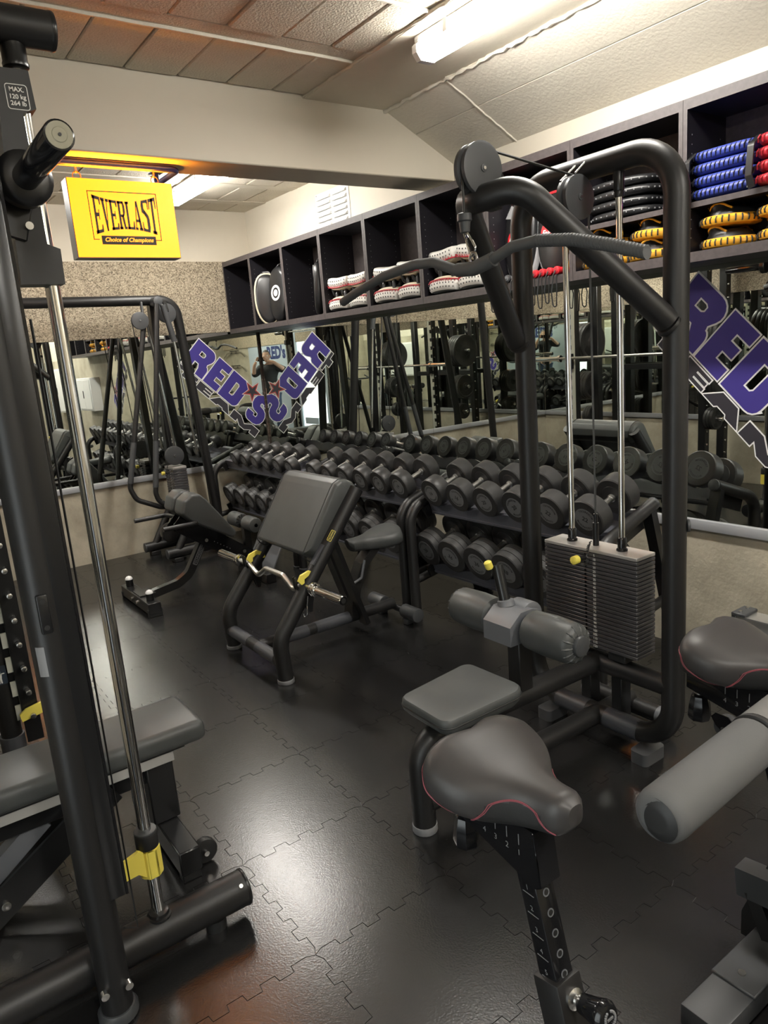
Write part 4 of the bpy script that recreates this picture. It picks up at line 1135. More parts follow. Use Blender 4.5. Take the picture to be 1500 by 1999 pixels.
    for s, y in ((-1, yc-0.19), (1, yc+0.21)):
        b = BM(); lathe(b, (2.395, y, 0.07), (0, s, 0), [(-0.045, R*0.92), (-0.02, R*1.0), (0.0, R*0.98), (0.018, R*0.75), (0.026, R*0.3)], 20); obj('end_cap', b, MGREY, rb)
    for y in (yc-0.075, yc+0.075):
        b = BM(); bx(b, 2.215, 2.275, y-0.025, y+0.025, 0.09, 0.30, 0.003, 1); obj('stack_post', b, BLACKS, r)
    for s in (-1, 1):
        b = BM(); cyl(b, (TX, yc+s*0.045, 0.095), (TX, yc+s*0.20, 0.095), R*1.03, 18); obj('floor_guard', b, SLEEVE, r)
        b = BM(); y = yc+s*0.235
        prism(b, rrect(0.125, 0.075, 0.02), (TX-0.012, y, 0.0), X3, Y3, (0, 0, 0.048)); bmesh.ops.bevel(b, geom=[e for e in b.edges if e.verts[0].co.z > 0.04 and e.verts[1].co.z > 0.04 and len(e.link_faces) == 2 and e.calc_face_angle(0) > 0.8], offset=0.008, segments=2, affect='EDGES')
        obj('rubber_foot', b, FEETG, r)
    # seat
    b = BM()
    out = [(-0.172, -0.128), (-0.165, 0.128), (0.165, 0.150), (0.172, -0.146)]
    # rounded trapezoid pad
    def rounded(poly, rd, n=5):
        P = fillet([Vector((a, c, 0)) for a, c in poly], rd, n, closed=True); return [(p.x, p.y) for p in P]
    ol = rounded(out, 0.04); rings = []
    for s, z in ((0.80, 0.392), (0.90, 0.393), (0.985, 0.410), (1.0, 0.428), (0.992, 0.442), (0.96, 0.449), (0.90, 0.451), (0.5, 0.455)):
        rings.append([b.verts.new((1.462+x*s, yc-0.012+y*s, z+0.018*((x*s)/0.17 > 0)*((x*s)/0.17)**2)) for x, y in ol])
    for a, c in zip(rings, rings[1:]):
        for i in range(len(ol)): b.faces.new((a[i], a[(i+1) % len(ol)], c[(i+1) % len(ol)], c[i]))
    b.faces.new(rings[0][::-1]); b.faces.new(rings[-1]); st = obj('seat', b, VINYL, r)
    b = BM(); tube(b, [(1.462+x*1.0, yc-0.012+y*1.0, 0.424+0.018*(x > 0)*(x/0.17)**2) for x, y in ol], 0.0032, 6, closed=True); obj('seat_piping', b, PRINT, st)
    b = BM(); bx(b, 1.36, 1.60, yc-0.06, yc+0.06, 0.368, 0.394, 0.004, 1); obj('seat_plate', b, BLACKS, r)
    # knee pads on their post
    b = BM(); bx(b, 1.735, 1.80, yc-0.030, yc+0.032, 0.34, 0.60, 0.004, 1); obj('knee_post', b, BLACK, r)
    px, pz = 1.765, 0.605
    b = BM(); prism(b, [(-0.085, -0.05), (0.075, -0.05), (0.075, 0.045), (0.03, 0.062), (-0.03, 0.062), (-0.085, 0.02)], (px, yc-0.045, pz), X3, Z3, (0, 0.135, 0)); obj('knee_bracket', b, MGREY, r)
    for s, a in ((1, yc+0.10), (-1, yc-0.055)):
        e = a+s*0.225
        b = BM(); 
        lathe(b, (px, a, pz), (0, s, 0), [(0.0, 0.035), (0.006, 0.058), (0.018, 0.069), (0.10, 0.0735), (0.195, 0.070), (0.212, 0.062), (0.222, 0.046), (0.222, 0.036)], 30)
        k = obj('knee_pad', b, VINYL, r)
        b = BM(); cyl(b, (px, a+s*0.20, pz), (px, a+s*0.236, pz), 0.036, 22, bev=0.006); obj('pad_cap', b, DGREY, k)
        b = BM()
        for i in range(14):
            an = 2*PI*i/14; ca, sa = math.cos(an), math.sin(an)
            for rr, yy in (((0.052), a+s*0.219), ):
                tube(b, [(px+ca*0.036, yy+s*0.003, pz+sa*0.036), (px+ca*0.056, yy-s*0.004, pz+sa*0.056), (px+ca*0.068, yy-s*0.016, pz+sa*0.068)], [0.003, 0.005, 0.0015], 6)
        obj('pad_gathers', b, VINYL, k)
    b = BM(); cyl(b, (px+0.0, yc+0.055, pz+0.045), (px+0.005, yc+0.10, pz+0.20), 0.021, 14); pl = obj('plunger_tube', b, BLACKS, r)
    b = BM(); lathe(b, (px-0.03, yc+0.10, pz+0.195), Vector((-0.3, 0.15, 1)), [(0, 0.012), (0.004, 0.0145), (0.026, 0.0145), (0.030, 0.010)], 14); obj('plunger_knob', b, YELLOW, pl)
    b = BM(); lathe(b, (px, yc+0.055, pz+0.058), Vector((0, 0.2, 1)), [(0, 0.034), (0.02, 0.030), (0.022, 0.024)], 18); obj('plunger_socket', b, MGREY, pl)
    b = BM(); cyl(b, (px+0.05, yc-0.02, pz+0.02), (px+0.05, yc+0.06, pz+0.02), 0.055, 22, bev=0.004); obj('cam_drum', b, MGREY, r)
    # round cap on the outside of the near post
    b = BM(); cyl(b, (TX+0.025, yc-hw_-0.030, 0.93), (TX+0.032, yc-hw_-0.037, 0.93), 0.022, 18, bev=0.002); obj('post_plug', b, DGREY, r)
    # ---- lat bar (hangs from the hook: a thing of its own)
    bx_ = cx
    lb = thing('lat_bar', 'dark grey rubber-coated wide lat bar hanging from the pulldown cable', 'bar', (bx_, yc+0.03, 1.84))
    pts = [(2.567, 1.798), (2.469, 1.823), (2.275, 1.862), (2.089, 1.878), (1.985, 1.872), (1.875, 1.832), (1.79, 1.826), (1.698, 1.843), (1.621, 1.866), (1.52, 1.868), (1.391, 1.850), (1.274, 1.819), (1.163, 1.784)]
    k = bx_/1.66
    P3 = [Vector((bx_, y*k, 1.6+(z-1.6)*k)) for y, z in pts]
    b = BM(); tube(b, P3, 0.0165, 14, rad=0.08, n=5); obj('grip', b, FOAM, lb)
    b = BM(); 
    for i in range(34):
        t = i/33; q = P3[9].lerp(P3[12], t) if True else 0
        seg = 9+int(t*2.999); f = t*3-int(t*2.999); q = P3[seg].lerp(P3[min(seg+1, 12)], f)
        tube(b, [q+Vector((0, -0.0025, 0)), q+Vector((0, 0.0025, 0))], 0.0180, 10)
    obj('grip_ribs', b, FOAM, lb)['kind'] = 'stuff'
    mid = P3[6]
    b = BM(); tube(b, [P3[5].lerp(P3[6], 0.1), mid, P3[7]], 0.0215, 16, rad=0.05); obj('centre_sleeve', b, FOAM, lb)
    b = BM(); pts = [mid+Vector((0, 0.016*math.cos(a), 0.028+0.020*math.sin(a))) for a in [2*PI*i/16 for i in range(16)]]
    tube(b, pts, 0.0045, 8, closed=True); obj('eye', b, STEEL, lb)
    b = BM(); z0 = mid.z+0.040; z1 = 1.930; y0 = mid.y; y1 = yc
    tube(b, [(bx_, y0+0.010, z0), (bx_, y0+0.022, z0+0.03), (bx_+0.004, (y0+y1)/2+0.016, z1-0.02), (bx_, y1+0.006, z1), (bx_, y1-0.008, z1), (bx_, (y0+y1)/2-0.014, z1-0.03), (bx_, y0-0.012, z0+0.02), (bx_, y0-0.004, z0-0.002)], 0.0042, 8, rad=0.008, closed=True)
    obj('snap_hook', b, CHROME, lb)
build_lat()
# ------------------------------------------------------------------ preacher bench and its curl bar
def saddle_mesh(b, L, Wd, T, nose=0.25):
    """bike-type saddle: nose to -x, rear to +x, top about z=0"""
    n, m_ = 16, 20; rings = []
    for i in range(n+1):
        t = i/n; x = -L/2+L*t
        w = Wd*(nose+(1-nose)*(1/(1+math.exp(-11*(t-0.52)))))
        if t > 0.85: w *= math.sqrt(max(0.02, 1-((t-0.85)/0.155)**2))*0.5+0.5
        if t < 0.1: w *= 0.45+0.55*math.sqrt(1-((0.1-t)/0.1)**2)
        th = T*(0.62+0.38*t)*(0.6 if t < 0.04 else 1)
        if t > 0.94: th *= 0.75
        zc = 0.018*math.cos((t-0.15)*PI*1.1)*0-0.012*math.sin(t*PI)
        ring = []
        for k in range(m_):
            a = 2*PI*k/m_; ca, sa = math.cos(a), math.sin(a)
            yy = w/2*math.copysign(abs(ca)**0.75, ca); zz = th*(0.42*math.copysign(abs(sa)**0.8, sa) if sa > 0 else 0.58*math.copysign(abs(sa)**0.6, sa))
            ring.append(b.verts.new((x, yy, zc+zz-th*0.42)))
        rings.append(ring)
    for a, c in zip(rings, rings[1:]):
        for k in range(m_): b.faces.new((a[k], a[(k+1) % m_], c[(k+1) % m_], c[k]))
    b.faces.new(rings[0][::-1]); b.faces.new(rings[-1])
def extrude_pad(b, prof, y0, y1, rd, n=5):
    """pad of cross-section prof (x,z) from y0 to y1 with rounded ends"""
    cx = sum(p[0] for p in prof)/len(prof); cz = sum(p[1] for p in prof)/len(prof)
    st = []
    for i in range(n+1):
        a = PI/2*i/n; st.append((y0+rd*(1-math.sin(a)), rd*(1-math.cos(a))))
    st = [(y0+rd*(1-math.sin(PI/2*i/n)), rd*(1-math.cos(PI/2*i/n))) for i in range(n, -1, -1)]
    sec = [(y, d) for y, d in st]
    sec2 = [(y1-(y-y0), d) for y, d in st][::-1]
    rings = []
    for y, d in sec+sec2:
        q = offset_poly(prof, -d*0.55) if d > 1e-5 else prof
        rings.append([b.verts.new((x, y, z)) for x, z in q])
    N = len(prof)
    for a, c in zip(rings, rings[1:]):
        for i in range(N): b.faces.new((a[i], a[(i+1) % N], c[(i+1) % N], c[i]))
    b.faces.new(rings[0][::-1]); b.faces.new(rings[-1])
def build_preacher():
    yc = 3.45; ya, yb = 3.14, 3.765
    r = thing('preacher_curl_bench', 'preacher curl bench with sloped charcoal arm pad in the middle of the floor', 'bench', (1.9, yc, 0))
    R = 0.040
    for y in (ya, yb):
        b = BM(); tube(b, [(1.49, y, 0.012), (1.478, y, 0.225), (2.02, y-(y-yc)*0.06, 0.905)], R, 18, rad=0.16, n=8); t = obj('front_leg', b, BLACK, r)
        b = BM(); cyl(b, (1.49, y, 0.0), (1.49, y, 0.022), R*1.09, 20, bev=0.003); obj('foot_ring', b, LGREY, t)
        # bar hook
        hx, hz = 1.655, 0.475
        b = BM()
        for dy in (-0.013, 0.009):
            prism(b, [(-0.055, 0.045), (-0.050, -0.01), (-0.025, -0.045), (0.01, -0.15), (0.03, -0.15), (0.055, -0.02), (0.055, 0.05), (0.03, 0.045), (0.02, -0.02), (-0.015, -0.028), (-0.04, 0.0), (-0.045, 0.05)], (hx, y-(y-yc)*0.05+dy, hz), X3, Z3, (0, 0.005, 0))
        h = obj('bar_hook', b, BLACKS, r, smooth=False)
        b = BM(); prism(b, [(-0.030, 0.028), (-0.048, 0.05), (-0.03, 0.078), (0.02, 0.092), (0.062, 0.07), (0.066, 0.04), (0.05, 0.04), (0.04, 0.06), (0.015, 0.068), (-0.012, 0.055), (-0.014, 0.035)], (hx+0.005, y-(y-yc)*0.05-0.03, hz-0.02), X3, Z3, (0, 0.014, 0)); obj('hook_liner', b, YELLOW, h, smooth=False)
        # small grey sleeve and yellow maker's mark on the leg
        d = Vector((0.542, 0, 0.68)).normalized(); q = Vector((1.478, y, 0.225))+d*0.47
        b = BM(); bx_n = Vector((-d.z, 0, d.x))
        box(b, q+bx_n*0.037+Vector((0, 0, 0)), (0.115, 0.034, 0.008), Matrix((d, Y3, bx_n)).transposed()); obj('hook_plate', b, SLEEVE, t, smooth=False)
        q = Vector((1.478, y, 0.225))+d*0.585
        nn = (bx_n*0.75-Y3*0.66).normalized(); eu = d; ev = nn.cross(eu)
        b = BM(); prism(b, rrect(0.060, 0.024, 0.005), q+nn*(R+0.0003), eu, ev, nn*0.0008, holes=[rrect(0.0565, 0.0205, 0.004)]); put_text(b, 'TECHNO', q+nn*(R+0.0012), eu, ev, 0.013); obj('maker_mark', b, YELLOW, t, smooth=False)['kind'] = 'stuff'
    b = BM(); tube(b, [(1.48, ya, 0.115), (1.48, yb, 0.115)], 0.032, 16); ct = obj('front_cross_tube', b, BLACK, r)
    for s in (-1, 1):
        b = BM(); cyl(b, (1.48, yc+s*0.05, 0.115), (1.48, yc+s*0.265, 0.115), 0.0335, 16); obj('floor_guard', b, SLEEVE, ct)
    b = BM(); tube(b, [(1.49, yc, 0.10), (2.40, yc, 0.10)], 0.033, 16); sp = obj('spine_tube', b, BLACK, r)
    for x0, x1 in ((1.62, 1.80), (1.85, 2.08)):
        b = BM(); cyl(b, (x0, yc, 0.10), (x1, yc, 0.10), 0.0345, 16); obj('floor_guard', b, SLEEVE, sp)
    # rear T with rollers
    b = BM(); tube(b, [(2.41, yc-0.22, 0.075), (2.41, yc+0.22, 0.075)], 0.020, 12); tb = obj('rear_axle', b, BLACKS, r)
    for s in (-1, 1):
        b = BM(); cyl(b, (2.41, yc+s*0.10, 0.075), (2.41, yc+s*0.235, 0.075), 0.041, 24, bev=0.004); obj('roller', b, DGREY, tb)
        b = BM(); bx(b, 2.385, 2.435, yc+s*0.13-0.02, yc+s*0.13+0.02, 0.0, 0.037, 0.004, 1); obj('rubber_foot', b, DGREY, tb)
    # leaning support plate
    b = BM(); tube(b, [(2.155, yc-0.055, 0.06), (1.975, yc-0.055, 0.62)], 0.02, sq=(0.075, 0.028)); obj('support_plate', b, BLACKS, r, smooth=False)
    b = BM(); tube(b, [(2.155, yc+0.055, 0.06), (1.975, yc+0.055, 0.62)], 0.02, sq=(0.075, 0.028)); obj('support_plate', b, BLACKS, r, smooth=False)
    b = BM()
    for t in (0.15, 0.55, 0.9): 
        c = Vector((2.155, yc-0.071, 0.06)).lerp(Vector((1.975, yc-0.071, 0.62)), t); cyl(b, c, c+Vector((0, -0.003, 0)), 0.006, 10)
    obj('plate_bolts', b, STEEL, r)['kind'] = 'stuff'
    # seat post and seat
    b = BM(); tube(b, [(2.10, yc, 0.11), (2.13, yc, 0.26), (2.20, yc, 0.40), (2.30, yc, 0.495)], 0.02, sq=(0.08, 0.05), rad=0.1); obj('seat_post', b, BLACK, r, smooth=False)
    b = BM(); tube(b, [(2.11, yc-0.03, 0.30), (2.16, yc-0.05, 0.33), (2.19, yc-0.05, 0.43)], 0.008, 8, rad=0.02); obj('adjust_lever', b, MGREY, r)
    b = BM(); saddle_mesh(b, 0.33, 0.27, 0.115, 0.36)
    bmesh.ops.rotate(b, verts=b.verts[:], cent=(0, 0, 0), matrix=Matrix.Rotation(-0.10, 3, 'Y'))
    bmesh.ops.translate(b, verts=b.verts[:], vec=(2.275, yc, 0.575)); obj('seat', b, VINYL, r)
    # arm pad
    prof = [(1.700, 0.590), (1.686, 0.610), (1.690, 0.63), (1.878, 0.922), (1.900, 0.950), (1.935, 0.966), (1.975, 0.963), (2.012, 0.942), (2.038, 0.905), (2.044, 0.86), (2.034, 0.825), (2.008, 0.812), (1.985, 0.828), (1.972, 0.845), (1.960, 0.838), (1.945, 0.815), (1.775, 0.578), (1.750, 0.565), (1.722, 0.572)]
    P = fillet([Vector((a, 0, c)) for a, c in prof], 0.02, 3, closed=True); pr = [(p.x, p.z) for p in P]
    b = BM(); extrude_pad(b, pr, yc-0.295, yc+0.295, 0.04, 6)
    u = Vector((0.191, 0, 0.295)).normalized(); o0 = Vector((1.70, 0, 0.60)); Rc = 0.07
    for v in b.verts:
        e_ = 0.295-abs(v.co.y-yc)
        if e_ < Rc:
            lift = Rc-math.sqrt(max(0, Rc*Rc-(Rc-e_)**2)); sdist = (v.co-o0).dot(u)
            if sdist < Rc*1.3: v.co += u*max(0, lift-sdist)*(1 if sdist < lift else 0)
    ap = obj('arm_pad', b, VINYL, r)
    for s in (-1, 1):
        b = BM(); tube(b, [(x, yc+s*0.272, z) for x, z in offset_poly(pr, -0.0015)][6:46] if False else [(x, yc+s*0.262, z) for x, z in offset_poly(pr, 0.0002)], 0.003, 6, closed=True); obj('pad_seam', b, PRINT, ap)
    b = BM(); tube(b, [(1.99, ya+0.01, 0.87), (1.99, yb-0.01, 0.87)], 0.030, 14); obj('top_cross_tube', b, BLACK, r)
    # ---- curl bar
    L0 = Vector((1.612, 4.09, 0.478)); R0 = Vector((1.668, 2.80, 0.468)); d = (R0-L0).normalized(); Lt = (R0-L0).length
    e = thing('curl_bar', 'chrome zigzag curl bar resting on the preacher bench hooks', 'barbell', tuple((L0+R0)/2))
    side = d.cross(Z3).normalized()
    def pt(t, o=0.0, z=0.0): return L0+d*t+side*o+Z3*z
    for t0, t1, s in ((0.0, 0.245, 1), (Lt-0.245, Lt, -1)):
        b = BM(); lathe(b, pt(t0), d, [(0, 0.019), (0.003, 0.0245), (t1-t0-0.003, 0.0245), (t1-t0, 0.022)], 20); sl = obj('sleeve', b, CHROME, e)
        b = BM(); q = t1 if s > 0 else t0
        lathe(b, pt(q-0.018), d, [(0, 0.026), (0.002, 0.035), (0.012, 0.035), (0.014, 0.028), (0.022, 0.028), (0.024, 0.034), (0.034, 0.034), (0.036, 0.026)], 20); obj('collar', b, CHROME, sl)
        b = BM(); endp = pt(0) if s > 0 else pt(Lt); lathe(b, endp-d*s*0.0008, d*s, [(0, 0.0125), (0.0016, 0.0125)], 16); obj('end_disc', b, PRINT, sl)
    a, c = 0.255, Lt-0.255; mid = Lt/2
    pts = [pt(a-0.02), pt(a+0.11), pt(a+0.20, 0.0, -0.045), pt(a+0.30, 0.0, 0.012), pt(mid, 0.0, 0.012), pt(c-0.30, 0, 0.012), pt(c-0.20, 0, -0.045), pt(c-0.11), pt(c+0.02)]
    b = BM(); tube(b, pts, 0.0145, 14, rad=0.04, n=5); obj('shaft', b, KNURL, e)
    b = BM(); q = pt(Lt-0.27, 0.03, -0.03)
    tube(b, [q, q+Vector((-0.01, 0.0, -0.05)), q+Vector((-0.02, -0.01, -0.09)), q+Vector((-0.03, 0.01, -0.11)), q+Vector((-0.035, 0.0, -0.07))], 0.0028, 6, rad=0.01)
    tube(b, [pt(Lt-0.262)+Vector((0.030*math.cos(t), 0.0, 0.030*math.sin(t))) for t in [2*PI*k/14 for k in range(14)]], 0.003, 6, closed=True)
    obj('spring_clip', b, CHROME, e)
build_preacher()
# ------------------------------------------------------------------ back extension bench
def build_hyper():
    y0 = 4.95
    r = thing('back_extension_bench', 'low black back extension bench with twin thigh pads near the back wall', 'bench', (1.75, y0, 0))
    b = BM(); bx(b, 1.29, 1.375, 4.655, 5.265, 0.018, 0.095, 0.004, 1); fb = obj('foot_bar', b, BLACKS, r)
    for y in (4.735, 5.185):
        b = BM(); cyl(b, (1.332, y, 0.095), (1.332, y, 0.145), 0.026, 16); obj('stop_post', b, BLACKS, fb)
        b = BM(); lathe(b, (1.332, y, 0.145), Z3, [(0, 0.026), (0.010, 0.0245), (0.020, 0.016), (0.025, 0.004)], 16); obj('stop_dome', b, WPVC, fb)
    for y in (4.67, 5.25):
        b = BM(); bx(b, 1.285, 1.38, y-0.012, y+0.012, 0, 0.05, 0.002, 1); obj('foot_cap', b, PRINT, fb)
    b = BM(); bx(b, 1.30, 1.41, y0-0.10, y0+0.07, 0.095, 0.103); obj('joint_plate', b, BLACKS, fb, smooth=False)
    for y in (y0-0.05, y0+0.06):
        b = BM(); cyl(b, (1.29, y, 0.055), (1.282, y, 0.055), 0.011, 10); obj('bolt', b, STEEL, fb)
    b = BM(); tube(b, [(1.37, y0, 0.062), (1.60, y0, 0.10), (1.69, y0, 0.15), (1.825, y0, 0.37)], 0.02, sq=(0.055, 0.055), rad=0.12, n=7); sp = obj('curved_spine', b, BLACKS, r, smooth=True)
    d = Vector((0.135, 0, 0.22)).normalized(); nn = Vector((-d.z, 0, d.x)); q = Vector((1.77, y0-0.0285, 0.275))
    b = BM(); prism(b, rrect(0.15, 0.034, 0.006), q, d, nn, (0, -0.0012, 0), holes=[rrect(0.142, 0.026, 0.004)]); put_text(b, 'TECHNOGYM', q+Vector((0, -0.0016, 0)), d, nn, 0.024, bold=0.0004); obj('maker_plate', b, LGREY, sp, smooth=False)['kind'] = 'stuff'
    # main beam: two side plates
    a = Vector((1.635, 0, 0.565)); c = Vector((2.20, 0, 0.175))
    for dy in (-0.055, 0.045):
        b = BM(); u = (c-a).normalized(); w = Vector((-u.z, 0, u.x))
        prism(b, [(0, -0.06), (0.05, -0.075), (0.25, -0.085), (0.30, -0.10), (0.36, -0.085), (0.68, -0.03), (0.69, 0.03), (0.02, 0.055)], a+Vector((0, y0+dy, 0)), u, w, (0, 0.010, 0)); p = obj('side_plate', b, GLOSSB, r, smooth=False)
        b = BM()
        for k in range(6): cyl(b, a+u*(0.33+0.027*k)+w*(-0.03)+Vector((0, y0+dy-0.001, 0)), a+u*(0.33+0.027*k)+w*(-0.03)+Vector((0, y0+dy+0.011, 0)), 0.004, 8)
        obj('adjust_holes', b, LGREY, p)['kind'] = 'stuff'
        for t in (0.27, 0.58):
            b = BM(); q = a+u*t+w*(-0.045 if t < 0.5 else -0.005)+Vector((0, y0+dy-0.004, 0)); cyl(b, q, q+Vector((0, 0.018, 0)), 0.013, 12); obj('bolt', b, STEEL, p)
    # thigh pads
    prof = [(0.0, 0.0), (-0.025, 0.085), (0.0, 0.150), (0.055, 0.178), (0.115, 0.165), (0.42, 0.055), (0.435, 0.02), (0.41, 0.0), (0.10, -0.02)]
    u = (c-a).normalized(); w = Vector((-u.z, 0, u.x))
    pr = []
    for p in fillet([Vector((x, 0, z)) for x, z in prof], 0.03, 3, closed=True):
        q = a+u*(p.x-0.03)+w*(p.z+0.045); pr.append((q.x, q.z))
    for yy in (4.845, 5.055):
        b = BM(); extrude_pad(b, pr, yy-0.088, yy+0.088, 0.03, 5); obj('thigh_pad', b, VINYL, r)
    for y, x0, x1, z in ((5.17, 1.43, 1.66, 0.555), (4.745, 1.49, 1.72, 0.545)):
        b = BM(); tube(b, [(x0, y, z), (x1, y, z), (x1+0.03, y+(y0-y)*0.7, z)], 0.0165, 12, rad=0.03); obj('handle', b, BLACK, r)
    # ankle rollers and foot plate
    b = BM(); tube(b, [(2.165, y0, 0.20), (2.165, y0, 0.42), ], 0.02, sq=(0.05, 0.05)); obj('roller_post', b, BLACKS, r, smooth=False)
    b = BM(); cyl(b, (2.165, 4.76, 0.435), (2.165, 5.19, 0.435), 0.014, 10); ax = obj('roller_axle', b, STEEL, r)
    for s, ya, yb in ((1, 4.99, 5.17), (-1, 4.76, 4.92)):
        b = BM(); lathe(b, (2.165, ya, 0.435), Y3, [(0, 0.03), (0.006, 0.050), (0.02, 0.056), (yb-ya-0.02, 0.056), (yb-ya-0.006, 0.050), (yb-ya, 0.03)], 24); ro = obj('ankle_roller', b, VINYL, ax)
        b = BM()
        for i in range(12):
            an = 2*PI*i/12; yy = ya-0.001 if s > 0 else yb+0.001
            tube(b, [(2.165+0.03*math.cos(an), yy, 0.435+0.03*math.sin(an)), (2.165+0.052*math.cos(an), yy+s*0.006, 0.435+0.052*math.sin(an))], 0.005, 5)
        obj('roller_gathers', b, PRINT, ax)
    b = BM(); box(b, (2.30, y0, 0.16), (0.012, 0.40, 0.26), (0, 0.5, 0), 0.003, 1); obj('foot_plate', b, MGREY, r)
    b = BM(); bx(b, 2.17, 2.25, y0-0.25, y0+0.25, 0.0, 0.07, 0.004, 1); obj('rear_foot_bar', b, BLACKS, r)
    b = BM(); tube(b, [(2.205, y0, 0.05), (2.19, y0, 0.20)], 0.02, sq=(0.06, 0.08)); obj('rear_upright', b, BLACKS, r, smooth=False)
build_hyper()
# ------------------------------------------------------------------ dual cable machine against the back wall
def build_cable():
    r = thing('cable_machine', 'tall black cable pulley machine standing against the back mirror', 'gym machine', (1.6, 6.15, 0))
    b = BM(); tube(b, [(0.42, 6.20, 0.0), (0.66, 6.10, 2.145), (2.285, 6.10, 2.135), (2.485, 6.22, 0.0)], 0.040, 16, rad=0.14, n=9); obj('arch_frame', b, BLACK, r)
    b = BM(); cyl(b, (2.485, 6.22, 0), (2.484, 6.22, 0.02), 0.046, 16); obj('foot_ring', b, DGREY, r)
    b = BM(); tube(b, [(1.35, 6.10, 2.138), (1.36, 6.10, 2.138)], 0.045, 14); obj('joint_collar', b, BLACKS, r)
    b = BM(); tube(b, [(2.10, 6.28, 0.0), (2.10, 6.14, 2.10)], 0.02, sq=(0.07, 0.05)); obj('centre_column', b, BLACKS, r, smooth=False)
    hub = Vector((2.105, 6.02, 2.12))
    b = BM(); cyl(b, hub-Y3*0.05, hub+Y3*0.06, 0.038, 20, bev=0.004); obj('arm_hub', b, DGREY, r)
    arms = [[(1.985, 6.03, 1.96), (1.665, 6.00, 0.66), (1.70, 5.99, 0.56), (1.88, 5.97, 0.47), (2.05, 5.98, 0.44)],
            [(2.09, 5.97, 2.10), (1.845, 5.93, 0.60), (1.86, 5.93, 0.53), (1.95, 5.92, 0.46), (2.05, 5.93, 0.44)]]
    for p in arms:
        b = BM(); tube(b, p, 0.021, 12, rad=0.09, n=6); a = obj('swing_arm', b, BLACK, r)
        b = BM(); q0, q1 = Vector(p[1]), Vector(p[0]); tube(b, [q0.lerp(q1, 0.03), q0.lerp(q1, 0.28)], 0.0235, 12); obj('arm_sleeve', b, DGREY, a)
    b = BM(); tube(b, [(2.14, 5.98, 2.09), (2.20, 5.99, 1.80)], 0.024, 12); obj('short_arm', b, DGREY, r)
    b = BM(); tube(b, [(2.195, 5.99, 1.82), (2.28, 6.02, 0.85)], 0.011, 10); obj('guide_rod', b, CHROME, r)
    b = BM(); tube(b, [(2.02, 6.06, 1.95), (2.13, 6.10, 0.8)], 0.011, 10); obj('guide_rod', b, CHROME, r)
    for c, rad in (((1.945, 6.0, 1.975), 0.068), ((2.19, 6.06, 2.03), 0.078), ((2.075, 6.02, 0.87), 0.080)):
        pulley('pulley', c, rad, r, w=0.03)
    b = BM(); tube(b, [(1.975, 6.0, 2.03), (1.985, 6.03, 2.12)], 0.012, 8); tube(b, [(2.185, 6.03, 2.04), (2.18, 6.06, 2.12)], 0.02, sq=(0.03, 0.03)); obj('pulley_hanger', b, BLACKS, r)
    for p in ([(1.88, 6.0, 1.97), (1.95, 6.02, 0.9)], [(2.262, 6.06, 2.0), (2.32, 6.10, 1.75), (2.38, 6.14, 0.35)], [(2.0, 6.0, 1.93), (2.05, 6.02, 0.93)]):
        b = BM(); tube(b, p, 0.004, 6); obj('cable', b, PRINT, r)
    weight_stack(r, 2.035, 2.155, 6.09, 0.20, 0.775, 0.30, 22, labels=False)
    b = BM()
    for k in range(1, 22): bx(b, 2.034, 2.0352, 6.055, 6.068, 0.775-0.0216*(k+0.6), 0.775-0.0216*(k+0.35))
    obj('weight_numbers', b, WHITEP, r, smooth=False)['kind'] = 'stuff'
    b = BM(); bx(b, 2.05, 2.14, 6.01, 6.17, 0.10, 0.296, 0.004, 1); obj('stack_base', b, BLACKS, r)
    for y, x0, x1 in ((5.90, 1.86, 2.40), (6.30, 1.80, 2.40)):
        b = BM(); tube(b, [(x0, y, 0.075), (x1, y, 0.075)], 0.042, 16); f = obj('base_tube', b, BLACK, r)
        b = BM(); cyl(b, (x0-0.006, y, 0.075), (x0+0.004, y, 0.075), 0.043, 16, bev=0.003); obj('end_cap', b, DGREY, f)
        b = BM(); bx(b, x0+0.04, x0+0.12, y-0.04, y+0.04, 0, 0.036, 0.004, 1); obj('rubber_foot', b, PRINT, f)
        b = BM(); tube(b, [(x0+0.10, y, 0.10), (x0+0.28, y+0.01, 0.40)], 0.032, 14); obj('strut', b, BLACK, r)
    b = BM(); cyl(b, (1.965, 6.02, 0.22), (1.965, 6.10, 0.22), 0.085, 26, bev=0.01); obj('cable_drum', b, BLACKS, r)
    b = BM(); tube(b, [(2.40, 5.90, 0.075), (2.40, 6.30, 0.075)], 0.03, 12); obj('base_cross_tube', b, BLACK, r)
    b = BM(); tube(b, [(2.06, 5.98, 0.44), (2.14, 6.02, 0.40), (2.26, 6.05, 0.30)], 0.02, sq=(0.05, 0.03)); obj('arm_bracket', b, DGREY, r, smooth=False)
    b = BM(); cyl(b, (2.36, 6.0, 0.30), (2.38, 6.14, 0.30), 0.035, 16); obj('swivel', b, BLACKS, r)
build_cable()
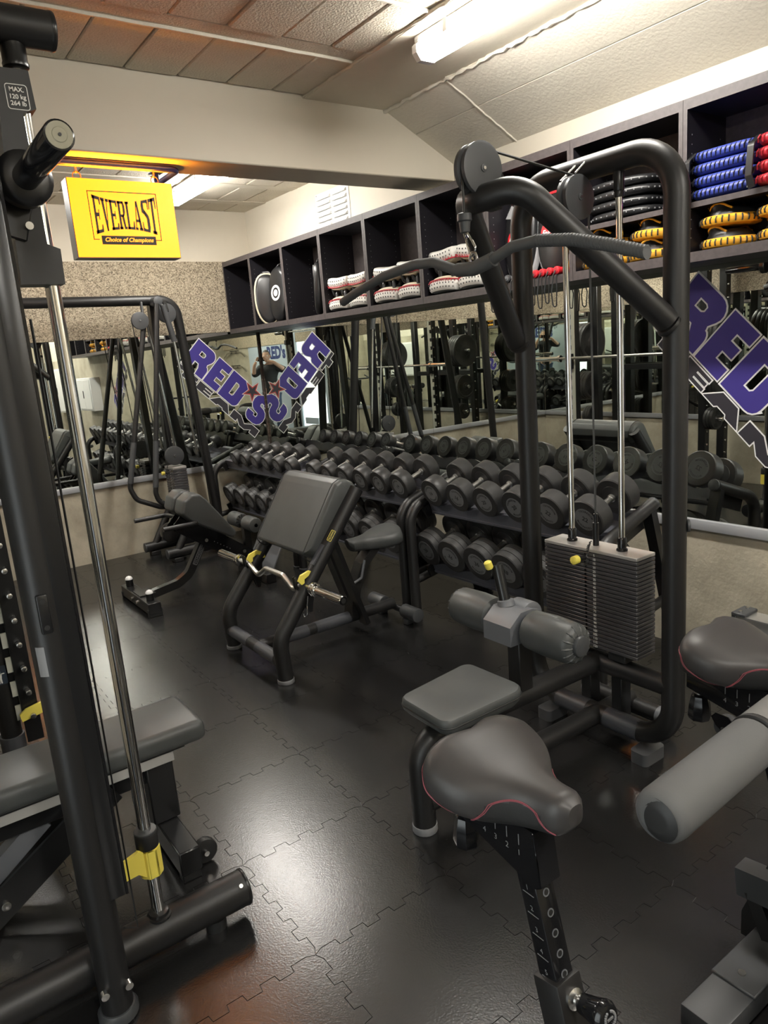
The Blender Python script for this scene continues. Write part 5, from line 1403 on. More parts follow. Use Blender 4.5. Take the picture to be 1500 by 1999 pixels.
# ------------------------------------------------------------------ smith machine
def build_smith():
    r = thing('smith_machine', 'black smith machine with chrome guide rods and yellow stops, cut off by the frame', 'gym machine', (0.0, 2.4, 0))
    XC, XG = 0.247, 0.408           # column centre, guide rod
    for s, yb_, yc_ in ((-1, 1.835, 1.725), (1, 3.06, 3.06)):
        near = s < 0
        # floor beam and top beam, along x
        b = BM(); tube(b, [(-0.55, yb_, 0.082), (0.655, yb_, 0.082)], 0.052, 24); fb = obj('floor_beam', b, BLACK, r)
        b = BM(); cyl(b, (0.65, yb_, 0.082), (0.662, yb_, 0.082), 0.0535, 24, bev=0.004); obj('end_cap', b, BLACKS, fb)
        b = BM(); cyl(b, (0.635, yb_-0.037, 0.118), (0.635, yb_-0.040, 0.121), 0.006, 10); obj('rivet', b, STEEL, fb)
        for x in (0.56, -0.4):
            b = BM(); cyl(b, (x, yb_, 0), (x, yb_, 0.034), 0.03, 14); obj('rubber_foot', b, PRINT, fb)
        b = BM(); tube(b, [(-0.55, yb_-0.02, 2.322), (0.485, yb_-0.02, 2.322)], 0.038, 24); tb = obj('top_beam', b, BLACK, r)
        b = BM(); cyl(b, (0.48, yb_-0.02, 2.322), (0.494, yb_-0.02, 2.322), 0.039, 24, bev=0.005); obj('end_cap', b, BLACKS, tb)
        # column: round tube with a flat rail in front
        b = BM(); tube(b, [(XC, yc_, 0.03), (XC, yc_, 2.32)], 0.039, 24); col = obj('column', b, BLACK, r)
        b = BM(); bx(b, XC+0.020, XC+0.062, yc_-0.032, yc_+0.034, 0.34, 2.28, 0.004, 2)
        obj('column_rail', b, BLACKS, col)
        b = BM(); bx(b, XC+0.0615, XC+0.0675, yc_-0.031, yc_-0.027, 0.34, 2.28); bx(b, XC+0.0615, XC+0.0675, yc_+0.029, yc_+0.033, 0.34, 2.28); obj('rail_lip', b, GLOSSB, col, smooth=False)
        # cream notch plate on the inside
        yi = yc_-s*0.040
        b = BM(); 
        for k in range(19):
            z = 0.30+k*0.10
            bx(b, XC+0.025, XC+0.062, yi-0.003, yi+0.003, z, z+0.062); bx(b, XC+0.045, XC+0.062, yi-0.003, yi+0.003, z+0.062, z+0.10)
        obj('notch_plate', b, CREAMM, col, smooth=False)
        b = BM(); lathe(b, (XC, yc_, 0.0), Z3, [(0, 0.046), (0.004, 0.050), (0.02, 0.050), (0.03, 0.044)], 24); obj('column_foot', b, DGREY, col)
        if near:
            for z, dx in ((0.10, 0.028), (0.105, -0.03)):
                b = BM(); cyl(b, (XC+dx, yc_-0.030, z), (XC+dx, yc_-0.046, z), 0.010, 12); obj('bolt', b, STEEL, col)
            # half-round bracket and rating plate
            b = BM(); bx(b, XC-0.016, XC+0.008, yc_-0.047, yc_-0.033, 1.05, 1.14, 0.004, 2); br = obj('column_bracket', b, BLACKS, col)
            for z in (1.125, 1.065):
                b = BM(); cyl(b, (XC-0.004, yc_-0.0470, z), (XC-0.004, yc_-0.0480, z), 0.006, 10); obj('screw_hole', b, PRINT, col)
            b = BM()
            for i in range(6):
                a0 = math.radians(215+i*5); a1 = math.radians(220+i*5); rr = 0.0395
                v = [b.verts.new((XC+rr*math.cos(a), yc_+rr*math.sin(a), z)) for a, z in ((a0, 0.95), (a1, 0.95), (a1, 1.02), (a0, 1.02))]; b.faces.new(v)
            obj('rating_sticker', b, LGREY, col)
            b = BM(); tube(b, [(XC+0.080, yc_-0.01, 1.72), (XC+0.078, yc_-0.01, 0.22), (XC+0.045, yc_-0.02, 0.245)], 0.003, 6); obj('cable', b, PRINT, col)
        else:
            b = BM(); bx(b, XC+0.045, XC+0.105, yc_-0.050, yc_-0.042, 0.20, 2.2, 0.002, 1); pl = obj('peg_plate', b, BLACKS, r)
            for k in range(19):
                z = 0.315+k*0.0985
                b = BM(); cyl(b, (XC+0.078, yc_-0.050, z), (XC+0.078, yc_-0.085, z), 0.011, 14, bev=0.002); pg = obj('peg', b, STEEL, pl)
            b = BM(); prism(b, [(-0.03, -0.035), (0.16, 0.0), (0.16, 0.045), (-0.01, 0.012), (-0.035, -0.005)], (XC+0.068, yc_-0.072, 0.335), X3, Z3, (0, 0.012, 0)); obj('safety_arm', b, YELLOW, r, smooth=False)
            b = BM(); cyl(b, (XC, yc_, 0.10), (XC, yc_, 0.235), 0.0455, 22, bev=0.003); obj('column_sleeve', b, SLEEVE, col)
            b = BM(); 
            prism(b, rrect(0.05, 0.075, 0.006), (XC-0.005, yc_-0.0425, 0.50), X3, Z3, (0, -0.001, 0)); ds = obj('exercise_decal', b, mat('decal', (0.03, 0.04, 0.055), 0.3), col, smooth=False)
            b = BM(); o = Vector((XC-0.005, yc_-0.0440, 0.492))
            prism(b, circ(0.005, 12, 0, 0.022), o, X3, Z3, (0, -0.0005, 0)); prism(b, [(-0.006, -0.008), (0.006, -0.008), (0.008, 0.015), (-0.008, 0.015)], o, X3, Z3, (0, -0.0005, 0)); prism(b, [(-0.018, 0.012), (0.018, 0.012), (0.018, 0.016), (-0.018, 0.016)], o, X3, Z3, (0, -0.0005, 0))
            prism(b, [(-0.007, -0.024), (-0.002, -0.024), (0, -0.008), (-0.006, -0.008)], o, X3, Z3, (0, -0.0005, 0)); prism(b, [(0.007, -0.024), (0.002, -0.024), (0, -0.008), (0.006, -0.008)], o, X3, Z3, (0, -0.0005, 0)); obj('decal_figure', b, WHITEP, col, smooth=False)
        # guide rod
        b = BM(); cyl(b, (XG, yb_, 0.12), (XG, yb_, 2.30), 0.0165, 22); g = obj('guide_rod', b, CHROME, r)
        b = BM(); lathe(b, (XG, yb_, 0.126), Z3, [(0, 0.034), (0.006, 0.034), (0.008, 0.028), (0.016, 0.026), (0.018, 0.018)], 24); obj('rod_flange', b, BLACKS, g)
        b = BM(); lathe(b, (XG, yb_-0.01, 2.30), -Z3, [(0, 0.026), (0.045, 0.025), (0.050, 0.027), (0.056, 0.026), (0.058, 0.018)], 22); obj('rod_socket', b, BLACKS, g)
        # yellow safety stop
        z0 = 0.262
        b = BM(); prism(b, [(0.032*math.cos(a), 0.032*math.sin(a)) for a in [PI/8+PI/4*k for k in range(8)]], (XG, yb_, z0), X3, Y3, (0, 0, 0.085)); bmesh.ops.bevel(b, geom=b.edges[:], offset=0.003, segments=2, affect='EDGES'); ss = obj('safety_stop', b, YELLOW, r)
        b = BM(); cyl(b, (XG, yb_, z0+0.085), (XG, yb_, z0+0.128), 0.030, 24, bev=0.002); obj('stop_buffer', b, PRINT, ss)
        b = BM(); cyl(b, (XG, yb_, z0+0.128), (XG, yb_, z0+0.135), 0.0295, 24, bev=0.002); obj('stop_washer', b, DGREY, ss)
        if near:
            b = BM(); prism(b, [(0, 0), (-0.02, 0.018), (-0.10, 0.012), (-0.10, 0.055), (-0.012, 0.082), (0, 0.075)], (XG-0.02, yb_-0.026, z0+0.012), X3, Z3, (0, 0.012, 0)); obj('stop_arm', b, YELLOW, ss, smooth=False)
        # sliding carriage
        yk = yb_
        b = BM()
        o = [(-0.070, 1.80), (0.022, 1.80), (0.024, 1.875), (-0.002, 1.885), (-0.006, 2.150), (0.022, 2.160), (0.018, 2.235), (-0.044, 2.235), (-0.056, 2.10)]
        prism(b, o, (XG, yk-0.030, 0), X3, Z3, (0, 0.060, 0))
        bmesh.ops.bevel(b, geom=[e for e in b.edges if len(e.link_faces) == 2 and e.calc_face_angle(0) > 0.6], offset=0.010, segments=3, affect='EDGES', clamp_overlap=True)
        ca = obj('carriage', b, BLACK, r)
        b = BM(); tube(b, [(XG-0.05, yk-0.02, 2.19), (XG-0.095, yk-0.02, 2.19)], 0.018, 14); obj('carriage_knob', b, DGREY, ca)
        b = BM(); lathe(b, (XG-0.115, yk-0.01, 1.94), -Y3, [(0, 0.034), (0.004, 0.038), (0.03, 0.038), (0.034, 0.034)], 20); obj('roller', b, BLACKS, ca)
        b = BM(); box(b, (XG-0.075, yk-0.032, 1.955), (0.10, 0.012, 0.11), (0, 0.3, 0), 0.003, 1); pl = obj('carriage_plate', b, BLACKS, ca)
        for dx, dz in ((-0.035, -0.06), (-0.1, -0.055), (-0.11, -0.02)):
            b = BM(); cyl(b, (XG+dx, yk-0.038, 1.98+dz), (XG+dx, yk-0.046, 1.98+dz), 0.0085, 12); obj('bolt', b, STEEL, ca)
        if near:
            b = BM(); o = Vector((XG-0.012, yk-0.0306, 2.180)); ez = Vector((-0.02, 0, 1)).normalized()
            prism(b, rrect(0.044, 0.050, 0.006), o, X3, ez, (0, -0.0006, 0), holes=[rrect(0.041, 0.047, 0.005)])
            for t, dz in (('MAX.', 0.014), ('120 kg', 0.0), ('264 lb', -0.013)): put_text(b, t, o+ez*dz+Vector((0, -0.0008, 0)), X3, ez, 0.0125, bold=0.0003)
            obj('load_marking', b, WHITEP, ca, smooth=False)['kind'] = 'stuff'
    # the bar between the carriages, with sleeves
    bxx, bz = XG-0.038, 2.005
    b = BM(); cyl(b, (bxx, 1.78, bz), (bxx, 3.10, bz), 0.0145, 16); br = obj('bar', b, STEEL, r)
    for s, y0, y1 in ((-1, 1.735, 1.425), (1, 3.16, 3.45)):
        b = BM(); cyl(b, (bxx, y0, bz), (bxx, y1, bz), 0.0265, 26, bev=0.002); sl = obj('plate_sleeve', b, GLOSSB, r)
        b = BM(); lathe(b, (bxx, y0+s*0.005, bz), (0, s, 0), [(-0.045, 0.050), (-0.040, 0.056), (-0.012, 0.056), (-0.006, 0.051), (0.0, 0.042)], 28); obj('sleeve_collar', b, BLACKS, sl)
        b = BM(); lathe(b, (bxx, y1-s*0.001, bz), (0, s, 0), [(0, 0.0225), (0.0025, 0.0225), (0.003, 0.013), (0.0042, 0.012)], 24); ed = obj('end_plug', b, mat('end plug', (0.24, 0.22, 0.15), 0.45), sl)
        b = BM(); lathe(b, (bxx, y1+s*0.0032, bz), (0, s, 0), [(0, 0.003), (0.0015, 0.003)], 10); obj('plug_screw', b, PRINT, sl)
    # rear frame
    for y in (1.82, 3.06):
        b = BM(); tube(b, [(-0.52, y, 0.08), (-0.52, y, 2.32)], 0.04, 16); obj('rear_post', b, BLACK, r)
    for z in (0.09, 2.32):
        b = BM(); tube(b, [(-0.52, 1.82, z), (-0.52, 3.06, z)], 0.032, 14); obj('rear_cross_tube', b, BLACK, r)
build_smith()
# ------------------------------------------------------------------ adjustable bench under the smith machine
def build_bench():
    yc = 2.315
    r = thing('adjustable_bench', 'flat charcoal padded bench standing inside the smith machine', 'bench', (0.15, yc, 0))
    b = BM(); slab(b, (0.385, yc, 0.425), 0.69, 0.265, 0.072, 0.024, 0.004, 4); p = obj('back_pad', b, VINYL, r)
    b = BM(); slab(b, (-0.155, yc, 0.425), 0.37, 0.265, 0.072, 0.024, 0.004, 4); obj('seat_pad', b, VINYL, r)
    b = BM(); bx(b, -0.30, 0.66, yc-0.105, yc+0.105, 0.378, 0.390, 0.002, 1); obj('pad_board', b, PRINT, r)
    for s in (-1, 1):
        b = BM(); bx(b, -0.30, 0.62, yc+s*0.098-0.004, yc+s*0.098+0.004, 0.345, 0.378, 0.001, 1); obj('side_rail', b, ALU if False else mat('pale rail', (0.35, 0.34, 0.32), 0.4), r)
    b = BM(); bx(b, -0.30, 0.60, yc-0.04, yc+0.04, 0.262, 0.345, 0.005, 1); obj('main_beam', b, BLACKS, r)
    b = BM(); bx(b, 0.535, 0.625, yc-0.06, yc+0.06, 0.115, 0.345, 0.005, 1); obj('front_upright', b, BLACKS, r)
    b = BM(); bx(b, 0.545, 0.615, yc-0.255, yc+0.255, 0.030, 0.115, 0.005, 1); ff = obj('front_foot', b, BLACKS, r)
    for s in (-1, 1):
        b = BM(); cyl(b, (0.645, yc+s*0.19-0.012, 0.045), (0.645, yc+s*0.19+0.012, 0.045), 0.042, 20, bev=0.003); w = obj('wheel', b, PRINT, ff)
        b = BM(); prism(b, [(-0.02, 0.05), (0.05, 0.07), (0.075, 0.05), (0.075, 0.025), (0.05, 0.01), (-0.02, 0.02)], (0.605, yc+s*0.19-0.019*s-0.003, 0.01), X3, Z3, (0, 0.006, 0)); obj('wheel_bracket', b, BLACKS, ff, smooth=False)
        b = BM(); cyl(b, (0.645, yc+s*0.19-0.026, 0.045), (0.645, yc+s*0.19+0.026, 0.045), 0.009, 10); obj('wheel_bolt', b, STEEL, ff)
        b = BM(); bx(b, 0.55, 0.61, yc+s*0.225-0.02, yc+s*0.225+0.02, 0, 0.031, 0.003, 1); obj('rubber_foot', b, PRINT, ff)
    b = BM(); tube(b, [(0.42, yc-0.075, 0.315), (0.02, yc-0.075, 0.055)], 0.02, sq=(0.012, 0.095)); l = obj('diagonal_strut', b, BLACKS, r, smooth=False)
    b = BM(); tube(b, [(0.42, yc+0.075, 0.315), (0.02, yc+0.075, 0.055)], 0.02, sq=(0.012, 0.095)); obj('diagonal_strut', b, BLACKS, r, smooth=False)
    b = BM(); cyl(b, (0.075, yc-0.081, 0.085), (0.075, yc-0.090, 0.085), 0.014, 14, bev=0.002); obj('pivot_bolt', b, STEEL, l)
    b = BM(); tube(b, [(0.22, yc, 0.27), (0.02, yc, 0.12)], 0.02, sq=(0.05, 0.06)); obj('support_link', b, MGREY, r, smooth=False)
    b = BM(); bx(b, -0.34, -0.26, yc-0.20, yc+0.20, 0, 0.08, 0.005, 1); obj('rear_foot', b, BLACKS, r)
    b = BM(); bx(b, -0.33, -0.27, yc-0.03, yc+0.03, 0.07, 0.30, 0.004, 1); obj('rear_upright', b, BLACKS, r)
    b = BM(); bx(b, -0.28, 0.06, yc-0.035, yc+0.035, 0.02, 0.075, 0.004, 1); obj('floor_beam', b, BLACKS, r)
build_bench()
# ------------------------------------------------------------------ exercise bikes
def wide_saddle(name_parent, x, y, z):
    """wide sprung-type saddle, nose to -y, top at z"""
    L, Wd, T = 0.285, 0.268, 0.120
    n, m_ = 26, 36
    def width(t):
        w = Wd*(0.26+0.74*(1/(1+math.exp(-11*(t-0.45)))))
        if t > 0.80: w *= 0.42+0.58*math.sqrt(max(0.0, 1-((t-0.80)/0.21)**2))
        if t < 0.12: w *= 0.30+0.70*math.sqrt(max(0, 1-((0.12-t)/0.125)**2))
        return w
    def pnt(t, a, out=0.0):
        w = width(t)/2+out; th = T*(0.60+0.40*t)
        if t < 0.06: th *= 0.55+0.45*t/0.06
        if t > 0.92: th *= 1-0.35*((t-0.92)/0.08)**2
        zc = -0.016*math.sin(min(1, t/0.8)*PI)-0.008*(1-t)**2
        ca, sa = math.cos(a), math.sin(a)
        xx = w*math.copysign(abs(ca)**0.7, ca)
        crease = -0.012*math.exp(-(xx/0.030)**2)*max(0, (t-0.65)/0.35) if sa > 0 else 0
        zz = (0.45*th+out)*abs(sa)**0.85 if sa > 0 else -(0.55*th+out)*abs(sa)**0.55
        notch = -0.022*math.exp(-(xx/0.035)**2)*max(0, (t-0.8)/0.2)
        return Vector((x+xx, y-L/2+L*t+notch, z+zc+zz-0.45*T))
    def bound(t):       # angle of the seam between top cover and mesh side
        if t < 0.06 or t > 0.56: return None
        return math.radians(-40+58*math.sin((t-0.06)/0.50*PI))
    def rear(t):        # seam round the rear lobe
        if t < 0.60: return None
        u = (t-0.60)/0.40
        return math.radians(-72+82*u**0.55)
    b = BM(); rings = [[b.verts.new(pnt(i/n, 2*PI*k/m_)) for k in range(m_)] for i in range(n+1)]
    for i in range(n):
        for k in range(m_):
            f = b.faces.new((rings[i][k], rings[i][(k+1) % m_], rings[i+1][(k+1) % m_], rings[i+1][k]))
            t = (i+0.5)/n; a = 2*PI*(k+0.5)/m_; a = a if a < PI else a-2*PI
            if a > PI/2: a = PI-a
            if a < -PI/2: a = -PI-a
            bd = bound(t)
            rd = rear(t)
            f.material_index = 1 if (bd is not None and a < bd) or (rd is not None and a < rd) or a < math.radians(-72) else 0
    b.faces.new(rings[0][::-1]); b.faces.new(rings[-1])
    s = obj('saddle', b, [SADDLE, MESHF], name_parent)
    for side in (0, 1):
        for dz in (0.0, 0.05):
            P = []
            for i in range(31):
                t = 0.065+0.49*i/30; a = bound(t)+dz
                P.append(pnt(t, a if side == 0 else PI-a, 0.0008))
            b = BM(); tube(b, P, 0.0009, 5); obj('seam_stitching', b, STITCH, s)
        for dz in (0.0, 0.05):
            P = []
            for i in range(21):
                t = 0.605+0.393*i/20; a = rear(t)+dz
                P.append(pnt(t, a if side == 0 else PI-a, 0.0008))
            b = BM(); tube(b, P, 0.0009, 5); obj('seam_stitching', b, STITCH, s)
    return s
def build_bike(x, y0, label, hl_=0.30):
    """bike facing -y; y0 shifts it along y"""
    r = thing('exercise_bike', label, 'exercise bike', (x, 0.30+y0, 0), 'exercise bikes')
    Y = lambda v: v+y0
    wide_saddle(r, x+0.006, Y(0.872), 0.876)
    b = BM(); cyl(b, (x, Y(0.855), 0.760), (x, Y(0.855), 0.80), 0.013, 16); cyl(b, (x, Y(0.855), 0.757), (x, Y(0.855), 0.767), 0.022, 6); cyl(b, (x, Y(0.855), 0.772), (x, Y(0.855), 0.781), 0.018, 16); obj('saddle_bolt', b, CHROME, r)
    # slider rail with scale
    hw = 0.026
    b = BM(); prism(b, [(0.800, 0.754), (1.03, 0.754), (1.03, 0.695), (0.80, 0.640), (0.785, 0.650)], (x-hw, y0, 0), Y3, Z3, (2*hw, 0, 0)); bmesh.ops.bevel(b, geom=b.edges[:], offset=0.002, segments=1, affect='EDGES'); sr = obj('seat_rail', b, GLOSSB, r)
    b = BM()
    for i, t in enumerate('1234'):
        yy = Y(0.835+0.030*i); put_text(b, t, (x-hw-0.0008, yy, 0.697), -Y3, Z3, 0.017)
        box(b, (x-hw-0.0005, yy, 0.724), (0.0006, 0.0016, 0.022))
    obj('rail_scale', b, mat('grey marking', (0.20, 0.20, 0.20), 0.5), sr, smooth=False)['kind'] = 'stuff'
    b = BM(); lathe(b, (x-0.004, Y(1.005), 0.700), -Z3, [(0.0, 0.008), (0.02, 0.008)], 12); cyl(b, (x-0.004, Y(1.005), 0.680), (x-0.004, Y(1.005), 0.692), 0.014, 14); kn = obj('clamp_stud', b, STEEL, r)
    b = BM(); lathe(b, (x-0.004, Y(1.005), 0.680), -Z3, [(0, 0.012), (0.006, 0.021), (0.03, 0.026), (0.062, 0.029), (0.070, 0.026), (0.073, 0.018)], 8); obj('clamp_knob', b, GLOSSB, kn)
    # seat post (leans forward going down)
    pt = Vector((x, Y(0.838), 0.69)); pb = Vector((x, Y(0.712), 0.20)); d = (pb-pt).normalized(); nrm = Vector((0, -d.z*-1, d.y*-1)).normalized()
    fr = Vector((0, d.z, -d.y)).normalized()     # normal of the front face (towards -y)
    if fr.y > 0: fr = -fr
    b = BM(); box(b, (pt+pb)/2, (0.044, 0.044, (pb-pt).length), Matrix((X3, fr.cross(X3)*0+Vector((0, -fr.y, -fr.z)), -d)).transposed(), 0.003, 2); sp = obj('seat_post', b, GLOSSB, r)
    b = BM()
    for k in range(7):
        c = pt+d*(0.075+0.038*k)+fr*0.0221; lathe(b, c, fr, [(0, 0.0078), (0.0008, 0.0078), (0.0008, 0.0055), (0.0, 0.0055)], 14, cap=False)
    obj('hole_rims', b, MGREY, sp)['kind'] = 'stuff'
    b = BM()
    for k in range(7):
        c = pt+d*(0.075+0.038*k)+fr*0.0222; cyl(b, c, c+fr*0.0004, 0.0056, 12)
    obj('adjust_holes', b, PRINT, sp)['kind'] = 'stuff'
    b = BM()
    for k in range(6):
        c = pt+d*(0.07+0.040*k)+Vector((-0.0226, 0, 0)); ey = -fr*-1
        put_text(b, str(k+1), c+d*-0.008, -Y3, -d, 0.014); box(b, c+d*0.004, (0.0006, 0.026, 0.0012))
    obj('post_scale', b, MATS['grey marking'], sp, smooth=False)['kind'] = 'stuff'
    # lower sleeve
    c0 = pt+d*0.232; c1 = pt+d*0.62
    b = BM(); box(b, (c0+c1)/2, (0.062, 0.062, (c1-c0).length), Matrix((X3, Vector((0, -fr.y, -fr.z)), -d)).transposed(), 0.004, 2); ls = obj('post_sleeve', b, BLACK, r)
    b = BM(); prism(b, [(-0.03, 0), (0.03, 0), (0.12, -0.25), (0.12, -0.32), (-0.05, -0.32)], c0+d*0.10+Vector((-0.012, 0, 0)), Y3, Z3, (0.024, 0, 0)); obj('gusset', b, BLACK, r, smooth=False)
    k0 = pt+d*0.268+fr*0.031
    b = BM(); lathe(b, k0, fr, [(0, 0.019), (0.006, 0.019), (0.010, 0.010), (0.026, 0.010)], 16); ks = obj('plunger_shaft', b, STEEL, r)
    b = BM(); lathe(b, k0+fr*0.018, fr, [(0, 0.013), (0.004, 0.017), (0.03, 0.021), (0.048, 0.026), (0.056, 0.0265), (0.063, 0.022), (0.065, 0.016)], 22); kn = obj('plunger_knob', b, GLOSSB, ks)
    e0 = k0+fr*0.0835; eu, ew = frame_of(fr)
    b = BM()
    for i in range(22):
        if i in (5, 6, 16, 17): continue
        a = 2*PI*i/22; box(b, e0+(eu*math.cos(a)+ew*math.sin(a))*0.0125, (0.0035, 0.0035, 0.0035))
    for i in range(5): box(b, e0+eu*(0.003*(i-2)), (0.0022, 0.0022, 0.004))
    obj('knob_print', b, LGREY, ks)['kind'] = 'stuff'
    # frame, stabilisers, flywheel, handlebar
    b = BM(); tube(b, [(x-0.03, Y(0.87), 0.235), (x-0.02, Y(0.60), 0.26), (x, Y(-0.42), 0.33)], 0.02, sq=(0.055, 0.075)); obj('frame_beam', b, DGREY, r, smooth=False)
    b = BM(); tube(b, [(x-0.03, Y(0.84), 0.22), (x-0.01, Y(0.785), 0.05)], 0.02, sq=(0.05, 0.03)); obj('rear_riser', b, BLACK, r, smooth=False)
    b = BM(); tube(b, [(x, Y(-0.42), 0.33), (x, Y(-0.42), 0.05)], 0.02, sq=(0.05, 0.04)); obj('front_riser', b, BLACK, r, smooth=False)
    for yy, hl, nm in ((0.785, hl_, 'rear_stabiliser'), (-0.42, 0.27, 'front_stabiliser')):
        b = BM(); bx(b, x-hl, x+hl, Y(yy)-0.05, Y(yy)+0.05, 0.030, 0.088, 0.004, 2); st = obj(nm, b, DGREY, r)
        b = BM(); bx(b, x-hl*0.62, x+hl*0.62, Y(yy)-0.053, Y(yy)+0.053, 0.086, 0.096, 0.003, 1); cp = obj('clamp_plate', b, DGREY, st)
        for s in (-1, 1):
            b = BM(); cyl(b, (x+s*hl*0.50, Y(yy), 0.096), (x+s*hl*0.50, Y(yy), 0.101), 0.009, 12); obj('bolt', b, STEEL, st)
            b = BM(); cyl(b, (x+s*hl*0.86, Y(yy), 0.0), (x+s*hl*0.86, Y(yy), 0.032), 0.024, 14); obj('levelling_foot', b, PRINT, st)
    b = BM(); cyl(b, (x-0.012, Y(-0.25), 0.36), (x+0.012, Y(-0.25), 0.36), 0.22, 36, bev=0.004); obj('flywheel', b, STEEL, r)
    b = BM(); tube(b, [(x, Y(-0.25), 0.20), (x, Y(-0.10), 1.02)], 0.02, sq=(0.045, 0.06)); obj('head_tube', b, BLACK, r, smooth=False)
    b = BM(); tube(b, [(x-0.24, Y(-0.25), 1.10), (x-0.24, Y(-0.08), 1.04), (x+0.24, Y(-0.08), 1.04), (x+0.24, Y(-0.25), 1.10)], 0.016, 12, rad=0.05); obj('handlebar', b, PRINT, r)
    b = BM(); tube(b, [(x-0.03, Y(0.22), 0.30), (x-0.05, Y(0.22), 0.30), (x-0.06, Y(0.30), 0.17), (x-0.16, Y(0.30), 0.17)], 0.012, 10); obj('crank', b, STEEL, r)
    b = BM(); bx(b, x-0.035, x+0.035, Y(0.16), Y(0.28), 0.22, 0.38, 0.02, 2); obj('drive_case', b, GLOSSB, r)
    return r
build_bike(0.84, 0.0, 'exercise bike whose wide black saddle with pink stitching fills the lower middle')
build_bike(1.612, -0.035, 'second exercise bike, half cut off beside the shelf wall', 0.345)
# ------------------------------------------------------------------ foam roller stand between the bikes
def build_roller():
    r = thing('roller_stand', 'grey foam roller on a stand reaching in over the bike foot', 'roller stand', (1.45, 0.655, 0))
    b = BM(); y, z = 0.652, 0.80
    lathe(b, (0.945, y-0.006, z), Vector((1, 0.055, 0)), [(0, 0.026), (0.004, 0.038), (0.014, 0.046), (0.03, 0.0485), (0.34, 0.0485), (0.345, 0.046)], 32); fr = obj('foam_roller', b, FOAM, r)
    b = BM(); lathe(b, (0.9438, y-0.006, z), X3, [(0, 0.020), (0.0005, 0.027), (0.006, 0.039)], 24); obj('shaded_roller_end', b, PRINT, fr)  # near-black end disc: shade on the foam end put into its colour
    b = BM(); lathe(b, (1.292, y+0.0125, z), Vector((1, 0.055, 0)), [(0, 0.046), (0.003, 0.051), (0.012, 0.051), (0.015, 0.047)], 28); obj('roller_collar', b, PRINT, fr)
    b = BM(); lathe(b, (1.308, y+0.0134, z), Vector((1, 0.055, 0)), [(0, 0.050), (0.25, 0.050), (0.26, 0.04)], 28); obj('foam_roller', b, mat('pale foam', (0.13, 0.128, 0.122), 0.75, bump=(350, 0.15, 0.001)), r)
    b = BM(); bx(b, 1.425, 1.475, 0.625, 0.675, 0.02, 0.76, 0.004, 1); obj('post', b, BLACK, r)
    b = BM(); bx(b, 1.36, 1.52, 0.28, 0.70, 0.0, 0.03, 0.004, 1); obj('base_plate', b, BLACK, r)
build_roller()
# ------------------------------------------------------------------ rowing machine by the wall
def build_rower():
    r = thing('rowing_machine', 'rowing machine with pale aluminium rail along the concrete wall', 'rowing machine', (2.9, 0.3, 0))
    x0, x1 = 2.82, 2.90
    b = BM(); bx(b, x0, x1, -1.0, 1.545, 0.335, 0.395, 0.003, 1); bx(b, x0-0.006, x1+0.006, -1.0, 1.545, 0.392, 0.398); obj('slide_rail', b, ALU, r, smooth=False)
    b = BM(); bx(b, x0-0.010, x1+0.010, 1.540, 1.560, 0.325, 0.404, 0.003, 1); bx(b, x0-0.012, x1+0.012, 1.50, 1.56, 0.398, 0.412, 0.003, 1); ec = obj('rail_end_cap', b, DGREY, r)
    for x in (x0+0.012, x1-0.012):
        b = BM(); cyl(b, (x, 1.532, 0.412), (x, 1.532, 0.417), 0.008, 10); obj('bolt', b, STEEL, ec)
    b = BM(); bx(b, x0+0.02, x1-0.02, 1.20, 1.30, 0.05, 0.335, 0.003, 1); obj('rear_leg', b, BLACK, r)
    b = BM(); tube(b, [(2.53, 1.38, 0.055), (3.12, 1.38, 0.055)], 0.024, 12); tube(b, [(2.86, 1.25, 0.06), (2.86, 1.38, 0.055)], 0.024, 12); cb = obj('rear_foot_bar', b, BLACK, r)
    for x in (2.545, 3.10):
        b = BM(); cyl(b, (x-0.03, 1.415, 0.045), (x+0.02, 1.415, 0.045), 0.044, 22, bev=0.005); w = obj('wheel', b, DGREY, cb)
        b = BM(); prism(b, [(-0.05, 0.03), (-0.03, 0.052), (0.02, 0.05), (0.05, 0.02), (0.05, -0.03), (0.03, -0.045), (0.0, -0.02), (-0.03, 0.0)], (x-0.036, 1.415, 0.052), -Y3, Z3, (0.005, 0, 0)); obj('wheel_guard', b, GLOSSB, cb, smooth=False)
        b = BM(); cyl(b, (x-0.038, 1.415, 0.045), (x-0.030, 1.415, 0.045), 0.008, 10); obj('wheel_bolt', b, STEEL, cb)
    b = BM(); cyl(b, (x0, -1.15, 0.42), (x1, -1.15, 0.42), 0.26, 32, bev=0.02); obj('fan_drum', b, DGREY, r)
    b = BM(); bx(b, 2.62, 3.10, -1.2, -1.1, 0.0, 0.06, 0.004, 1); bx(b, 2.83, 2.89, -1.18, -1.12, 0.05, 0.3); obj('front_foot', b, BLACK, r)
    b = BM(); cushion(b, (2.86, 0.4, 0.44), 0.26, 0.24, 0.05, 0.1, p=3); obj('sliding_seat', b, VINYL, r)
build_rower()
